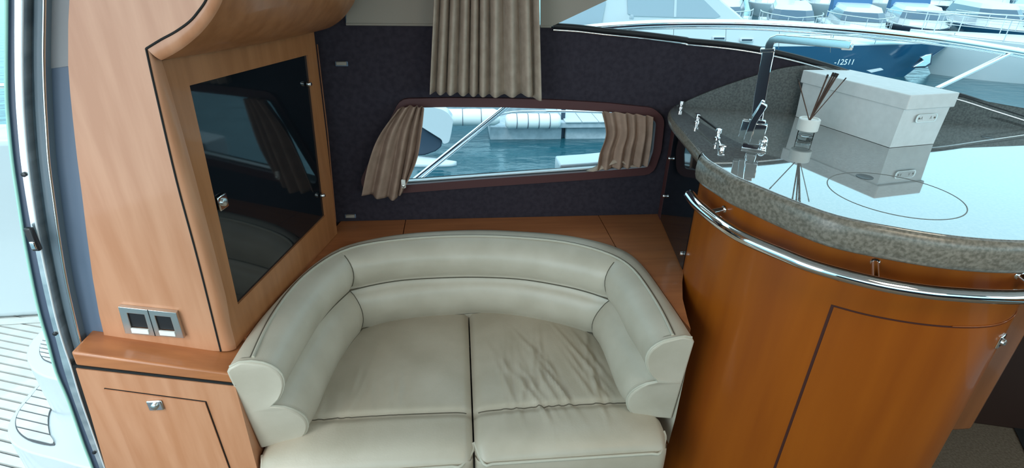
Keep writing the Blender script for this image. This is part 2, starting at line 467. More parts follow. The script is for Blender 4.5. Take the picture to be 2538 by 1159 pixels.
for k, (z, segs) in OP.items():
    full = []
    for si, sg in enumerate(segs):
        c = resample(catmull([atz(x, y, z) for x, y in sg], 6), NS[si])
        paths[k, si] = c
for si in range(3):
    pass
def joined(k): 
    out = []
    for si in range(3): out += paths[k, si] if si == 0 else paths[k, si][1:]
    return out
JO, JP, JG, JS = joined('O'), joined('P'), joined('G'), joined('S')
def relax(L, it=3):
    for _ in range(it):
        L = [L[0]] + [(L[i - 1] + L[i] * 2 + L[i + 1]) / 4 for i in range(1, len(L) - 1)] + [L[-1]]
    return L
JO, JP = relax(JO), relax(JP)
N_ = len(JO)
def inward(i):
    a, b = JP[max(i - 1, 0)], JP[min(i + 1, N_ - 1)]
    t = (b - a); t.z = 0; t.normalize()
    return Vector((t.y, -t.x, 0))
def section(i, infl=0.0):
    n = inward(i); O, P, G, S = JO[i], JP[i], JG[i], JS[i]
    ob = Vector((O.x, O.y, 0.47))
    pts = [Vector((O.x, O.y, 0.36)), ob - n * 0.004, Vector((O.x, O.y, 0.70)) - n * 0.004, O + Vector((0, 0, -0.012)) - n * 0.002, O + n * 0.006 + Vector((0, 0, 0.0))]
    pts.append(O.lerp(P, 0.5) + Vector((0, 0, 0.006)))
    pts.append(P.copy())
    K = 9
    for k in range(1, K):
        s = k / K
        pts.append(P.lerp(G, s) + (n * 0.052 + Vector((0, 0, 0.020))) * (sin(pi * s) ** 0.75))
    pts.append(G - n * 0.006)
    for k in range(1, K):
        s = k / K
        pts.append(G.lerp(S, s) + (n * 0.046 + Vector((0, 0, 0.012))) * (sin(pi * s) ** 0.75))
    pts.append(S.copy()); pts.append(Vector((S.x, S.y, 0.40))); 
    return pts
secs = [section(i) for i in range(N_)]
SEGI = (0, NS[0], NS[0] + NS[1], NS[0] + NS[1] + NS[2])
for si, nm in enumerate(('side_pad', 'backrest', 'side_pad')):
    a, b = SEGI[si], SEGI[si + 1]
    rows = []
    for i in range(a, b + 1):
        r = secs[i]
        d = min(i - a, b - i)
        if (i == a and si > 0) or (i == b and si < 2):     # pads pull in a little at the seams
            n = inward(i); r = [p - n * (0.010 if k > 5 else 0.0) for k, p in enumerate(r)]
        rows.append(r)
    bm = bmesh.new(); loft(bm, rows, close=False)
    mesh_obj(nm, bm, M_leather, seat, smooth=True)
tb('piping', [p + Vector((0, 0, 0.001)) for p in JP], 0.0042, M_piping, seat, n=8)
tb('piping', [p + Vector((0, 0, 0.001)) - inward(i) * 0.0052 for i, p in enumerate(JP)], 0.0028, M_stitch, seat, n=6)
tb('seat_seam', [p + inward(i) * 0.006 + Vector((0, 0, 0.0085)) for i, p in enumerate(JS)][3:-3], 0.0026, M_stitch, seat, n=6)
for si in (1, 2):
    r = secs[SEGI[si]]; n = inward(SEGI[si])
    tb('corner_seam', [p - n * 0.009 for p in r[7:26]], 0.0016, M_stitch, seat, n=6)
tb('groove_seam', [p - inward(i) * 0.003 for i, p in enumerate(JG)], 0.0022, M_stitch, seat, n=6)
sx0, sx1 = (a0.x + a1.x) / 2 - 0.004, (b0.x + b1.x) / 2 + 0.004
OO = [p - inward(i) * 0.004 for i, p in enumerate(JO)]
im = len(OO) // 2
def cutO(xl, xr): return [(p.x, p.y) for i, p in enumerate(OO) if xl < p.x < xr and p.y > 1.60]
def yO(x):
    for p, q in zip(OO, OO[1:]):
        if (p.x - x) * (q.x - x) <= 0 and p.y > 1.6: return p.y
    return 1.8
L_ = [(p.x, p.y) for p in OO if p.x < sx0 - 0.0015 and p.y > 1.18 and p.x < 0]
Rr = [(p.x, p.y) for p in OO if p.x > sx1 + 0.0015 and p.y > 1.20]
panels = [
    [(-0.60, L_[0][1])] + [(-0.465, YW - 0.002), (sx0 - 0.0015, YW - 0.002), (sx0 - 0.0015, yO(sx0))] + L_[::-1],
    [(sx0 + 0.0015, yO(sx0)), (sx0 + 0.0015, YW - 0.002), (sx1 - 0.0015, YW - 0.002), (sx1 - 0.0015, yO(sx1))] + cutO(sx0 + 0.002, sx1 - 0.002)[::-1],
    [(sx1 + 0.0015, yO(sx1)), (sx1 + 0.0015, YW - 0.002), (0.797, YW - 0.002), (0.797, 1.86), (0.735, 1.475)] + [tuple(atz(x, y, ZS).xy) for x, y in ((1691, 700), (1692, 740), (1703, 785), (1712, 815))] + Rr[::-1]]
for p in panels:
    bm = bmesh.new(); prism(bm, [Vector((x, y, ZS - 0.018)) for x, y in p], (0, 0, 0.018), holes=())
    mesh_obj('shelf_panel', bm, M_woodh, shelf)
# end caps of the arms
for i, sgn in ((0, -1), (N_ - 1, 1)):
    prof = secs[i]
    j = 1 if i == 0 else N_ - 2
    fwd = (prof[6] - secs[j][6]); fwd.z = 0; fwd.normalize()
    prof = [p for k, p in enumerate(prof) if k not in (1,)]
    fb_ = atz(650, 1095, 0.455) if i == 0 else atz(1661, 1024, 0.455)
    prof[0] = Vector((fb_.x, fb_.y, 0.452)); prof[-1] = prof[-2].lerp(prof[0], 0.08) - Vector((0, 0, 0.006))
    prof[1] = prof[0].lerp(prof[2], 0.5)
    bm = bmesh.new()
    fl_ = [p - fwd * 0.004 for p in prof]
    tris = tessellate_polygon([[Vector((p.x, p.z, 0)) for p in fl_]])
    va = [bm.verts.new(p) for p in fl_]; vb = [bm.verts.new(p + fwd * 0.020) for p in prof]
    for t_ in tris:
        bm.faces.new([vb[k] for k in t_])
    for k in range(len(va)): bm.faces.new([va[k], va[(k + 1) % len(va)], vb[(k + 1) % len(va)], vb[k]])
    cap = mesh_obj('arm_end', bm, M_leather, seat, bevel=0.007, seg=3, angle=50)
    tb('piping', [p + fwd * 0.013 for p in prof[3:-1]], 0.0036, M_piping, cap, n=8)
# seat cushions
def back_y(x):
    best = 1.6
    for a, b in zip(JS, JS[1:]):
        if (a.x - x) * (b.x - x) <= 0 and a.y > 1.25: best = max(a.y, b.y)
    return best
def half_limit(y, side):
    # x of the seat line at depth y, pushed a little under the pads
    tab = [(1.0, 0.58), (1.15, 0.575), (1.20, 0.56), (1.5, 0.50), (1.64, 0.43), (1.75, 0.36)] if side < 0 else [(1.0, 0.592), (1.15, 0.590), (1.20, 0.57), (1.4, 0.545), (1.55, 0.52), (1.65, 0.42), (1.75, 0.30)]
    for (y0, v0), (y1, v1) in zip(tab, tab[1:]):
        if y <= y1: return v0 + (v1 - v0) * max(0, (y - y0)) / (y1 - y0)
    return tab[-1][1]
def cushion(side):
    xs = 0.018
    NX, NY = 70, 64
    ys = [1.055 + (1.745 - 1.055) * (k / NY) for k in range(NY + 1)]
    rows = []
    rnd = random.Random(3 + side)
    ridges = [(rnd.uniform(0.12, 0.46), rnd.uniform(1.26, 1.46), rnd.uniform(0.06, 0.15), rnd.uniform(-0.5, 0.25)) for _ in range(26)] if side > 0 else [(rnd.uniform(-0.45, -0.2), rnd.uniform(1.24, 1.36), rnd.uniform(0.05, 0.1), rnd.uniform(-0.2, 0.2)) for _ in range(8)]
    amp = 0.0058 if side > 0 else 0.003
    for y in ys:
        row = []
        lim = half_limit(y, side)
        x0, x1 = (xs + 0.0025, lim) if side > 0 else (-lim, xs - 0.0025)
        for k in range(NX + 1):
            u = k / NX; x = x0 + (x1 - x0) * u
            z = 0.462 + 0.006 * sin(pi * u)
            # crease between seat pad and front roll
            dcr = (y - 1.212 - 0.01 * (side < 0) * 0) / 0.012
            z -= 0.012 * math.exp(-dcr * dcr)
            # soft edges
            e = min(u, 1 - u) * (x1 - x0)
            z -= 0.016 * math.exp(-(e / 0.010) ** 2) + 0.006 * math.exp(-(e / 0.03) ** 2)
            f = y - 1.055
            z -= 0.030 * math.exp(-(f / 0.028) ** 1.3)
            for (cx, cy, ln, sl) in ridges:
                dy = (y - cy); dx = (x - cx - sl * dy)
                z += amp * math.exp(-(dx / 0.007) ** 2) * math.exp(-(dy / ln) ** 2) - amp * 0.6 * math.exp(-((dx - 0.013) / 0.008) ** 2) * math.exp(-(dy / ln) ** 2)
            row.append(Vector((x, y, z)))
        rows.append(row)
    # front face with rounded plan corners
    fr = []
    for dz, dy in ((-0.012, -0.004), (-0.03, -0.008), (-0.08, -0.010), (-0.14, -0.006), (-0.17, 0.004)):
        fr.append([Vector((p.x, p.y + dy, 0.435 + dz)) for p in rows[0]])
    rows = fr[::-1] + rows
    rc = 0.035
    for r in rows:
        xa, xb = r[0].x, r[-1].x
        for p in r:
            e = min(p.x - xa, xb - p.x)
            if p.y < 1.12 and e < rc:
                p.y += (rc - math.sqrt(max(rc * rc - (rc - e) ** 2, 0))) * max(0, (1.12 - p.y) / 0.065) * 0.8
    bm = bmesh.new(); loft(bm, rows)
    # side skirts
    for idx in (0, -1):
        edge = [r[idx] for r in rows[4:]]
        loft(bm, [edge, [Vector((p.x, p.y, 0.30)) for p in edge]])
    c = mesh_obj('seat_cushion', bm, M_leather_seat, seat, smooth=True)
    pr = [p + Vector((0, -0.004, 0.0)) for p in rows[4]]
    pr = [rows[10][0] + Vector((0, 0, 0)), rows[7][0]] + pr[2:-2] + [rows[7][-1], rows[10][-1]]
    tb('piping', catmull(pr[::3] + pr[-1:], 3), 0.0045, M_piping, c, n=8)
    tb('cushion_seam', [r + Vector((0, 0, 0.0005)) for r in [rr for rr in rows if abs(rr[0].y - 1.212) < 0.006][0][2:-2]], 0.0018, M_stitch, c, n=6)
cushion(-1); cushion(1)
bx('seat_base', (0.01, 1.42, 0.15), (1.10, 0.62, 0.30), M_leather, seat, bevel=0.02)

# ------------------------------------------------------------------ glazed cabinet, left
ZC = ZS
n0, f0 = atz(585, 858, ZC), atz(834, 582, ZC)
cdir = (f0 - n0); cdir.z = 0; cdir.normalize()
cn = Vector((cdir.y, -cdir.x, 0))           # outward, into the room
def cabp(px, py, off=0.0):
    return on_plane(px, py, n0 + cn * off, cn)
cab = thing('glazed_cabinet', 'tall cherry cabinet with a smoked black glass door left of the loveseat', 'cabinet', (n0.x, n0.y, ZC))
gl_px = [(470, 212), (763, 136), (807, 533), (590, 754)]
face = [cabp(*p) for p in ((402, 150), (600, 108), (778, 78), (808, 330), (836, 578), (586, 860), (470, 400))]
# far edge pinned at the wall
hole_c = [cabp(*p) for p in gl_px]
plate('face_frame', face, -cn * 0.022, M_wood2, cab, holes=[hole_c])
g_in = [cabp(*p, -0.006) for p in gl_px]
d = plate('glass_door', g_in, -cn * 0.006, M_black_glass, cab)
c0 = sum(hole_c, Vector()) / 4
for (x, y) in ((765, 208), (799, 484)):
    c = cabp(x, y, 0.002)
    hg = lt('hinge', [(0.004, -0.006), (0.008, -0.004), (0.0085, 0.004), (0.005, 0.009), (0.001, 0.010)], c, M_chrome, d, 14, axis_to(cn))
c = cabp(552, 500, 0.0)
A_ = Matrix((cdir, Vector((0, 0, 1)), cn)).transposed()
def local_plate(name, c, A, sx, sy, sz, mat, par, bevel=0.002):
    bm = bmesh.new()
    bmesh.ops.create_cube(bm, size=1, matrix=Matrix.Translation(c) @ A.to_4x4() @ Matrix.Diagonal((sx, sy, sz, 1)))
    return mesh_obj(name, bm, mat, par, bevel=bevel)
lk = local_plate('push_latch', c, A_, 0.034, 0.036, 0.006, M_chrome, d)
lt('latch_button', [(0.010, 0), (0.010, 0.005), (0.006, 0.007)], c + cn * 0.002, M_brushed, lk, 18, axis_to(cn))
# raised line at the far frame edge
tb('edge_bead', [cabp(786, 110, 0.001), cabp(812, 330, 0.001), cabp(832, 548, 0.001)], 0.0022, M_dark_wood, cab, n=6)
# box behind the face so it has its depth
fb = [Vector((n0.x - 0.02, n0.y + 0.02, 0)), Vector((f0.x - 0.03, YW - 0.01, 0)), Vector((-0.74, YW - 0.01, 0)), Vector((-0.74, n0.y + 0.02, 0))]
plate('carcass', [Vector((p.x, p.y, 0.0)) for p in fb], (0, 0, 2.1), M_dark_wood, cab)
# rounded corner post and swooping fascia: one moulded strip following the seam
seam_px = [(549, 870), (520, 745), (494, 650), (471, 572), (440, 450), (410, 330), (385, 215), (364, 121)]
inn_px = [(586, 862), (560, 735), (535, 635), (515, 560), (484, 440), (452, 325), (424, 225), (401, 149)]
YB = 1.158
s_a = [aty(x, y, YB) for x, y in seam_px]; i_a = [cabp(x, y) for x, y in inn_px]
mid = []
for a, b in zip(s_a, i_a):
    corner = Vector((b.x, a.y, (a.z + b.z) / 2))
    row = []
    for k in range(9):
        t = k / 8
        row.append(a * (1 - t) ** 2 + (a.lerp(corner, 0.9)) * 2 * t * (1 - t) + b * t * t)
    mid.append(row)
bm = bmesh.new(); loft(bm, mid)
mesh_obj('corner_post', bm, M_wood, cab, smooth=True)
sw_s = [(364, 121), (400, 99), (435, 80), (470, 55), (492, 30), (512, 0), (524, -40), (530, -110)]
sw_i = [(401, 149), (430, 134), (462, 113), (500, 80), (530, 42), (552, 0), (562, -40), (568, -110)]
ss = catmull([aty(x, y, YB) for x, y in sw_s], 4); si_ = catmull([aty(x, y, YB + 0.012) for x, y in sw_i], 4)
ss.append(Vector((ss[-1].x, ss[-1].y, 2.12))); si_.append(Vector((si_[-1].x, si_[-1].y, 2.12)))
rows = []
for a, b in zip(ss, si_):
    corner = a.lerp(b, 0.8); corner.y = YB - 0.001
    rows.append([a * (1 - t) ** 2 + corner * 2 * t * (1 - t) + b * t * t for t in [k / 6 for k in range(7)]])
bm = bmesh.new(); loft(bm, rows)
mesh_obj('fascia', bm, M_wood, cab, smooth=True)
# soffit of the overhead locker: front curve lofted back to its far curve
far_px = [(779, 77), (800, 74), (825, 64), (850, 45), (868, 22), (880, 0), (888, -40), (890, -110)]
fc = catmull([cabp(779, 77)] + [aty(x, y, 1.84) for x, y in far_px[1:]], 4)
fc.append(Vector((fc[-1].x, fc[-1].y, 2.12)))
rows = []
for k in range(9):
    t = k / 8
    r = []
    for a, b in zip(si_, fc):
        p = a.lerp(b, t); p.x += 0.03 * sin(pi * t); p.z -= 0.0
        r.append(p)
    rows.append(r)
bm = bmesh.new(); loft(bm, rows)
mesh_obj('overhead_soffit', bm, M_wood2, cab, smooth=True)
gasket = thing('panel_joint', 'thin black joint line between the tall wooden pillar and the cabinet post', 'joint', s_a[0])
jl = [aty(x - 2, y, YB - 0.001) for x, y in seam_px] + [aty(x - 1, y - 1, YB - 0.001) for x, y in sw_s]
jj = catmull([jl[0], jl[2], jl[4], jl[6], jl[7]], 5) + catmull(jl[8:], 4)
tb('joint_strip', jj, 0.0022, M_blackgap, gasket, n=6)

# ------------------------------------------------------------------ wooden bulkhead pillar (left wall)
LFT = [(165, -110), (172, 0), (169, 60), (169, 162), (174, 230), (181, 300), (191, 390), (203, 480), (215, 580), (230, 690), (246, 780), (258, 830), (262, 862)]
pill = [aty(x, y, YB) for x, y in LFT] + [aty(x, y, YB) for x, y in [(400, 862)] + seam_px] + [aty(x, y, YB) for x, y in sw_s[1:]]
pill = [Vector((pill[0].x, YB, 2.12))] + pill + [Vector((pill[-1].x, YB, 2.12))]
struct(plate('wall_left', pill, (0, 0.03, 0), M_wood))
# ledge under it
lock = thing('side_locker', 'low cherry locker with ledge top and lift-up door, left of the loveseat', 'locker', (-0.78, 1.1, 0))
YL = 1.085
tl, tr, br_, bl_ = aty(174, 872, YL), aty(581, 928, YL), aty(583, 951, YL), aty(187, 906, YL)
zt, zb = (tl.z + tr.z) / 2, (br_.z + bl_.z) / 2
ledge = [tl, tr, br_, bl_]
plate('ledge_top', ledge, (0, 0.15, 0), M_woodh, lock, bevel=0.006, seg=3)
g1, g2 = aty(187, 905, YL + 0.0012), aty(583, 950, YL + 0.0012)
plate('ledge_gap', [g1, g2, g2 - Vector((0, 0, 0.007)), g1 - Vector((0, 0, 0.007))], (0, 0.1, 0), M_blackgap, lock)
fl = [aty(x, y, YL + 0.002) for x, y in ((188, 913), (583, 957), (600, 1020), (645, 1190))]
fl = [fl[0], fl[1], fl[2], fl[3]]
btm = [Vector((fl[3].x + 0.0, YL + 0.002, 0.0)), Vector((aty(262, 1159, YL).x - 0.06, YL + 0.002, 0.0))]
lf = [aty(262, 1159, YL + 0.002), aty(225, 1030, YL + 0.002)]
plate('carcass', fl + btm + lf, (0, 0.12, 0), M_wood, lock)
dp = [aty(260, 963, YL), aty(509, 996, YL), aty(563, 1145, YL)]
dz = 0.12
dpoly = [dp[0], dp[1], dp[2], Vector((dp[2].x + 0.008, YL, dz)), Vector((aty(340, 1159, YL).x + 0.002, YL, dz)), aty(340, 1159, YL)]
plate('door_gap', grow(dpoly, 0.0022, (0, 1, 0)), (0, 0.004, 0), M_blackgap, lock)
for p in dpoly: p.y -= 0.003
ld = plate('door', dpoly, (0, 0.006, 0), M_wood, lock)
c = aty(385, 1004, YL - 0.006)
bm = bmesh.new(); box(bm, c, (0.036, 0.006, 0.032)); kp = mesh_obj('push_latch', bm, M_chrome, ld, bevel=0.003)
lt('latch_button', [(0.009, 0), (0.009, 0.005), (0.005, 0.007)], c + Vector((0, -0.002, 0)), M_brushed, kp, 16, axis_to((0, -1, 0)))

# double switch
sw = thing('light_switch', 'double satin switch plate with two dark rockers on the wooden pillar', 'switch', aty(372, 798, YB))
spx = [(292, 760), (436, 775), (457, 838), (310, 826)]
sp_ = [aty(x, y, YB - 0.012) for x, y in spx]
def quad(q, u, v):
    return (q[0].lerp(q[1], u)).lerp(q[3].lerp(q[2], u), v)
holes_ = []
for (u0, u1) in ((0.13, 0.42), (0.60, 0.87)):
    holes_.append([quad(sp_, u0, 0.2), quad(sp_, u1, 0.2), quad(sp_, u1, 0.88), quad(sp_, u0, 0.88)])
plate('switch_frame', sp_, (0, 0.012, 0), M_brushed, sw, holes=holes_, bevel=0.001)
for (u0, u1) in ((0.13, 0.42), (0.60, 0.87)):
    q = [quad(sp_, u0, 0.2), quad(sp_, u1, 0.2), quad(sp_, u1, 0.74), quad(sp_, u0, 0.74)]
    plate('rocker', [p + Vector((0, 0.004, 0)) for p in q], (0, 0.006, 0), M_black, sw)
    q = [quad(sp_, u0, 0.76), quad(sp_, u1, 0.76), quad(sp_, u1, 0.93), quad(sp_, u0, 0.93)]
    plate('rocker_lip', [p + Vector((0, -0.003, 0)) for p in q], (0, 0.006, 0), M_white_matt, sw, bevel=0.001)
q = [quad(sp_, 0.5, 0), quad(sp_, 0.512, 0), quad(sp_, 0.512, 1), quad(sp_, 0.5, 1)]
plate('plate_joint', [p + Vector((0, -0.0008, 0)) for p in q], (0, 0.002, 0), M_black, sw)

# ------------------------------------------------------------------ sliding door jambs (far left)
LA = [(17, -110), (17, 0), (16, 138), (17, 242), (22, 311), (31, 400), (46, 500), (62, 600), (81, 700), (99, 779), (119, 846), (140, 922), (170, 993), (206, 1096), (230, 1159), (265, 1260)]
LB = [(36, -110), (36, 0), (36, 138), (38, 242), (43, 311), (51, 400), (66, 500), (84, 600), (104, 700), (125, 790), (141, 850), (160, 922), (186, 1000), (222, 1096), (247, 1159), (283, 1260)]
LC = [(56, -110), (56, 0), (55, 138), (57, 242), (61, 311), (69, 400), (82, 500), (98, 600), (119, 700), (138, 785), (155, 846), (175, 905), (199, 985), (236, 1090), (260, 1159), (297, 1260)]
LD = [(110, -110), (110, 0), (108, 138), (111, 242), (115, 311), (121, 400), (134, 500), (148, 600), (165, 700), (184, 785), (200, 850), (212, 900)]
LE = [(p[0], p[1]) for p in LFT]
door = struct(thing('door_1', 'sliding aft door frame of dark and bright strips with a painted slate reflection beside the wooden pillar', 'door', aty(245, 1159, 1.2)))
def jamb(name, L1, L2, y, thick, mat, bevel=0.0, dx=0):
    a = catmull([aty(x, yy, y) for x, yy in L1], 2); b = catmull([aty(x + dx, yy, y) for x, yy in L2], 2)
    n = 40
    if L1[0][1] < -50:
        a = [Vector((a[0].x, y, 2.12))] + a; b = [Vector((b[0].x, y, 2.12))] + b
    a, b = resample(a, n), resample(b, n)
    bm = bmesh.new()
    A2 = [p + Vector((0, thick, 0)) for p in a]; B2 = [p + Vector((0, thick, 0)) for p in b]
    loft(bm, [a, b, B2, A2], close=True, caps=True)
    return mesh_obj(name, bm, mat, door, smooth=False, bevel=bevel)
jamb('outer_frame', LA, LB, 1.135, 0.05, M_darkjamb)
jamb('bright_track', LB, LC, 1.125, 0.045, M_alu)
LCD = [((a[0] + b[0]) / 2 + 2, (a[1] + b[1]) / 2) for a, b in zip(LC, LD)]
jamb('rebate_panel', LC[:12], LCD, 1.155, 0.03, M_seal, dx=2)
jamb('inner_rebate', LCD, LD, 1.145, 0.04, M_seal)
tb('bright_edge', catmull([aty(x, y, 1.135) for x, y in LD], 3), 0.0032, M_chrome, door, n=8)
tb('glass_edge', catmull([aty(x - 1, y, 1.130) for x, y in LA], 3), 0.003, new_mat('green_glass_edge', (0.35, 0.62, 0.52), 0.1), door, n=8)
tb('track_edge', catmull([aty(x, y, 1.120) for x, y in LC], 3), 0.0022, M_white, door, n=8)
# wall reflection painted in slate between bright edge and wood; pale blind above
zsplit = 165
up1 = [(110, -110), (110, 0), (108, 138), (109, 172)]; up2 = [(176, -110), (174, 0), (170, 140), (170, 163)]
jamb('upper_reflection', up1, [(x + 6, y) for x, y in up2], 1.166, 0.02, M_blindrefl)
lo1 = [(109, 172), (111, 242), (115, 311), (121, 400), (134, 500), (148, 600), (165, 700), (184, 785), (202, 862)]
lo2 = [(176, 163), (184, 250), (190, 311), (200, 400), (212, 500), (225, 600), (238, 700), (256, 800), (270, 862)]
jamb('lower_reflection', lo1, [(x + 4, y) for x, y in lo2], 1.168, 0.02, M_slate)
# lock striker on the track, screws
c = aty(82, 592, 1.112)
st = bx('lock_striker', c, (0.016, 0.012, 0.055), M_black, door, bevel=0.003)
bx('striker_tongue', c + Vector((0.0, -0.004, -0.012)), (0.010, 0.010, 0.018), M_chrome, st, bevel=0.002)
for (x, y) in ((60, 432), (137, 826), (234, 1120)):
    lt('screw', [(0.005, 0), (0.005, 0.003), (0.002, 0.004)], aty(x, y, 1.124), M_black, door, 10, axis_to((0, -1, 0)))
# lower board between track and locker
bd = [(175, 905), (199, 985), (236, 1090), (260, 1159), (297, 1260)]
b2 = [(188, 905), (212, 985), (246, 1090), (270, 1159), (306, 1260)]
jamb('kick_gap', bd, b2, 1.12, 0.03, M_blackgap)

# ------------------------------------------------------------------ galley counter
ZT = 1.22
top_px = [(1665, 256), (1661, 275), (1668, 295), (1700, 333), (1738, 378)]
top_c = [(1742, 384), (1758, 398), (1785, 414), (1823, 436), (1862, 453), (1954, 491), (2075, 534), (2220, 563), (2365, 585), (2505, 596)]
pa = [atz(x, y, ZT) for x, y in top_px]; pa[0] = Vector((XC - 0.004, YW - 0.004, ZT))
pa[1].y = min(pa[1].y, 1.87)
pc = [atz(x, y, ZT) for x, y in top_c]
tail = [Vector(v) for v in ((1.18, 0.835, ZT), (1.28, 0.850, ZT), (1.38, 0.885, ZT), (1.48, 0.95, ZT), (1.60, 1.03, ZT), (1.78, 1.10, ZT), (2.0, 1.15, ZT), (2.3, 1.18, ZT))]
curve_front = catmull(pc + tail, 4)
back = [Vector((XC, YW, ZT)) + BD * s + BN * 0.004 for s in (1.62, 1.2, 0.8, 0.4, 0.02)]
back = [Vector((p.x, p.y, ZT)) for p in back]
outline = catmull(pa, 4) + curve_front + back
ctr = thing('granite_worktop', 'glossy grey granite galley worktop with thick speckled curved edge', 'worktop', (1.3, 1.4, ZT - 0.035))
plate('slab', [Vector((p.x, p.y, ZT - 0.034)) for p in outline], (0, 0, 0.034), M_granite, ctr, bevel=0.004, seg=3)
# thick speckled front moulding
def offs(path, d):
    out = []
    for i, p in enumerate(path):
        t = (path[min(i + 1, len(path) - 1)] - path[max(i - 1, 0)]); t.z = 0; t.normalize()
        out.append(p + Vector((t.y, -t.x, 0)) * d)   # positive = outwards (towards the camera side)
    return out
cf_ = curve_front
ref = offs(cf_, 0.01)
sgn = 1 if (ref[len(ref) // 2] - CAM).length < (cf_[len(cf_) // 2] - CAM).length else -1
def O_(path, d): return offs(path, d * sgn)
def zz(path, z): return [Vector((p.x, p.y, z)) for p in path]
prof = [(-0.004, -0.003), (0.002, -0.0015), (0.008, -0.007), (0.012, -0.018), (0.013, -0.035), (0.012, -0.055), (0.007, -0.070), (-0.002, -0.076), (-0.034, -0.077)]
bm = bmesh.new(); loft(bm, [zz(O_(cf_, a), ZT + b) for a, b in prof])
mesh_obj('front_moulding', bm, M_granite_edge, ctr, smooth=True)
pas = catmull(pa, 4)
prof2 = [(-0.003, -0.002), (0.001, -0.002), (0.005, -0.008), (0.006, -0.020), (0.002, -0.034), (-0.03, -0.0345)]
bm = bmesh.new(); loft(bm, [zz(O_(pas, a), ZT + b) for a, b in prof2])
mesh_obj('side_edge', bm, M_granite_edge, ctr, smooth=True)
# granite upstand along the wall with an arched top
us_px = [(1694, 252), (1770, 222), (1880, 185), (1950, 167), (2010, 162), (2075, 168), (2115, 180), (2146, 196)]
ub = [on_plane(x, y, Vector((XC, YW, 0)) + BN * 0.012, BN) for x, y in us_px]
ub = catmull([Vector((XC - 0.0, YW - 0.012, ZT + 0.001))] + ub[1:], 4)
topline = ub + [tb_[i] + BN * 0.012 + Vector((0, 0, -0.022)) for i in range(6, len(tb_))]
endp = Vector((XC, YW, 0)) + BD * 1.62 + BN * 0.012
topline = [p for p in topline if p.x < endp.x]
topline.append(Vector((endp.x, endp.y, topline[-1].z)))
poly = [Vector((p.x, p.y, p.z)) for p in topline] + [Vector((endp.x, endp.y, ZT - 0.001)), Vector((XC, YW - 0.012, ZT - 0.001))]
plate('upstand', poly, -BN * 0.010, M_granite_up, ctr)
# ring of the hob under the glass-smooth top and dark inlays
rc_ = atz(2215, 480, ZT); rr_ = (atz(2373, 490, ZT) - rc_).length
arc = [Vector((rc_.x + rr_ * cos(a), rc_.y + rr_ * sin(a), ZT + 0.0004)) for a in [2 * pi * k / 64 for k in range(65)]]
tb('hob_ring', arc, 0.0012, M_print, ctr, n=6, flat=0.3)
for (x, y, s) in ((2143, 438, 0.020), (2446, 340, 0.016)):
    c = atz(x, y, ZT)
    M = Matrix.Diagonal((1.0, 0.6, 1)).to_3x3() if False else None
    lt('inlay_disc', [(s, -0.001), (s, 0.0008), (s * 0.6, 0.0015)], c, M_inlay, ctr, 18)

# curved cabinet under it
gal = thing('galley_cabinet', 'glossy orange cherry curved galley cabinet under the granite worktop', 'cabinet', (1.1, 1.3, 0))
Fp = [(0.738, 1.50), (0.720, 1.42), (0.710, 1.33), (0.714, 1.24), (0.736, 1.165), (0.775, 1.10), (0.825, 1.045), (0.885, 1.0), (0.955, 0.952), (1.050, 0.912), (1.147, 0.893), (1.235, 0.898), (1.315, 0.935), (1.37, 1.0), (1.40, 1.09), (1.41, 1.25), (1.41, 1.60)]
fpath = resample(catmull([Vector((x, y, 0)) for x, y in Fp], 8), 260)
bm = bmesh.new(); loft(bm, [zz(fpath, 0.0), zz(fpath, 0.4), zz(fpath, 0.8), zz(fpath, ZT - 0.036)])
mesh_obj('curved_front', bm, M_orange, gal, smooth=True)
bm = bmesh.new(); prism(bm, [Vector((p.x, p.y, 0.02)) for p in offs(fpath, -0.02 * sgn)] + [Vector((0.80, 1.60, 0.02))], (0, 0, ZT - 0.06))
mesh_obj('carcass', bm, M_dark_wood, gal)
# dark band right under the stone edge
# door
i0 = min(range(len(fpath)), key=lambda i: (fpath[i] - atz(2058, 748, 0.965).xy.to_3d()).length)
ia = min(range(len(fpath)), key=lambda i: (fpath[i].xy - Vector((1.345, 0.965))).length)
dpth = fpath[i0:ia + 1]
zd0, zd1 = 0.12, 0.965
def strip_obj(name, path, zA, zB, d0, d1, mat, par):
    a, b = O_(path, d0), O_(path, d1)
    bm = bmesh.new(); loft(bm, [zz(a, zA), zz(b, zA), zz(b, zB), zz(a, zB)], close=True, caps=True)
    return mesh_obj(name, bm, mat, par, smooth=False)
gd = strip_obj('door', dpth[1:], zd0, zd1 - 0.004, -0.002, 0.0025, M_orange, gal)
for p in gd.data.polygons: p.use_smooth = True
gd.data.set_sharp_from_angle(angle=radians(40))
strip_obj('door_gap', dpth, zd0 - 0.003, zd1, -0.003, 0.0008, new_mat('deep_red_gap', (0.05, 0.008, 0.003), 0.7), gal)
tb('door_edge_light', [Vector((p.x, p.y, zd1 + 0.0005)) for p in O_(dpth[len(dpth) // 2:], 0.0015)], 0.0015, M_orange, gal, n=6)
ic = min(range(len(fpath)), key=lambda i: (fpath[i].xy - Vector((1.285, 0.918))).length)
tn = (fpath[ic + 1] - fpath[ic - 1]).normalized(); nn = Vector((tn.y, -tn.x, 0)) * sgn
c = Vector((fpath[ic].x, fpath[ic].y, 0.90)) + nn * 0.004
A2_ = Matrix((tn, Vector((0, 0, 1)), nn)).transposed()
lc = local_plate('push_latch', c, A2_, 0.028, 0.036, 0.006, M_chrome, gd)
lt('latch_button', [(0.009, 0), (0.009, 0.006), (0.005, 0.009)], c + nn * 0.002, M_brushed, lc, 16, axis_to(nn))
# second forward panel of the cabinet beyond the curve
bx('end_post', (1.51, 1.28, 0.80), (0.08, 0.46, 0.74), M_dark_wood, gal, rz=0, bevel=0.01)

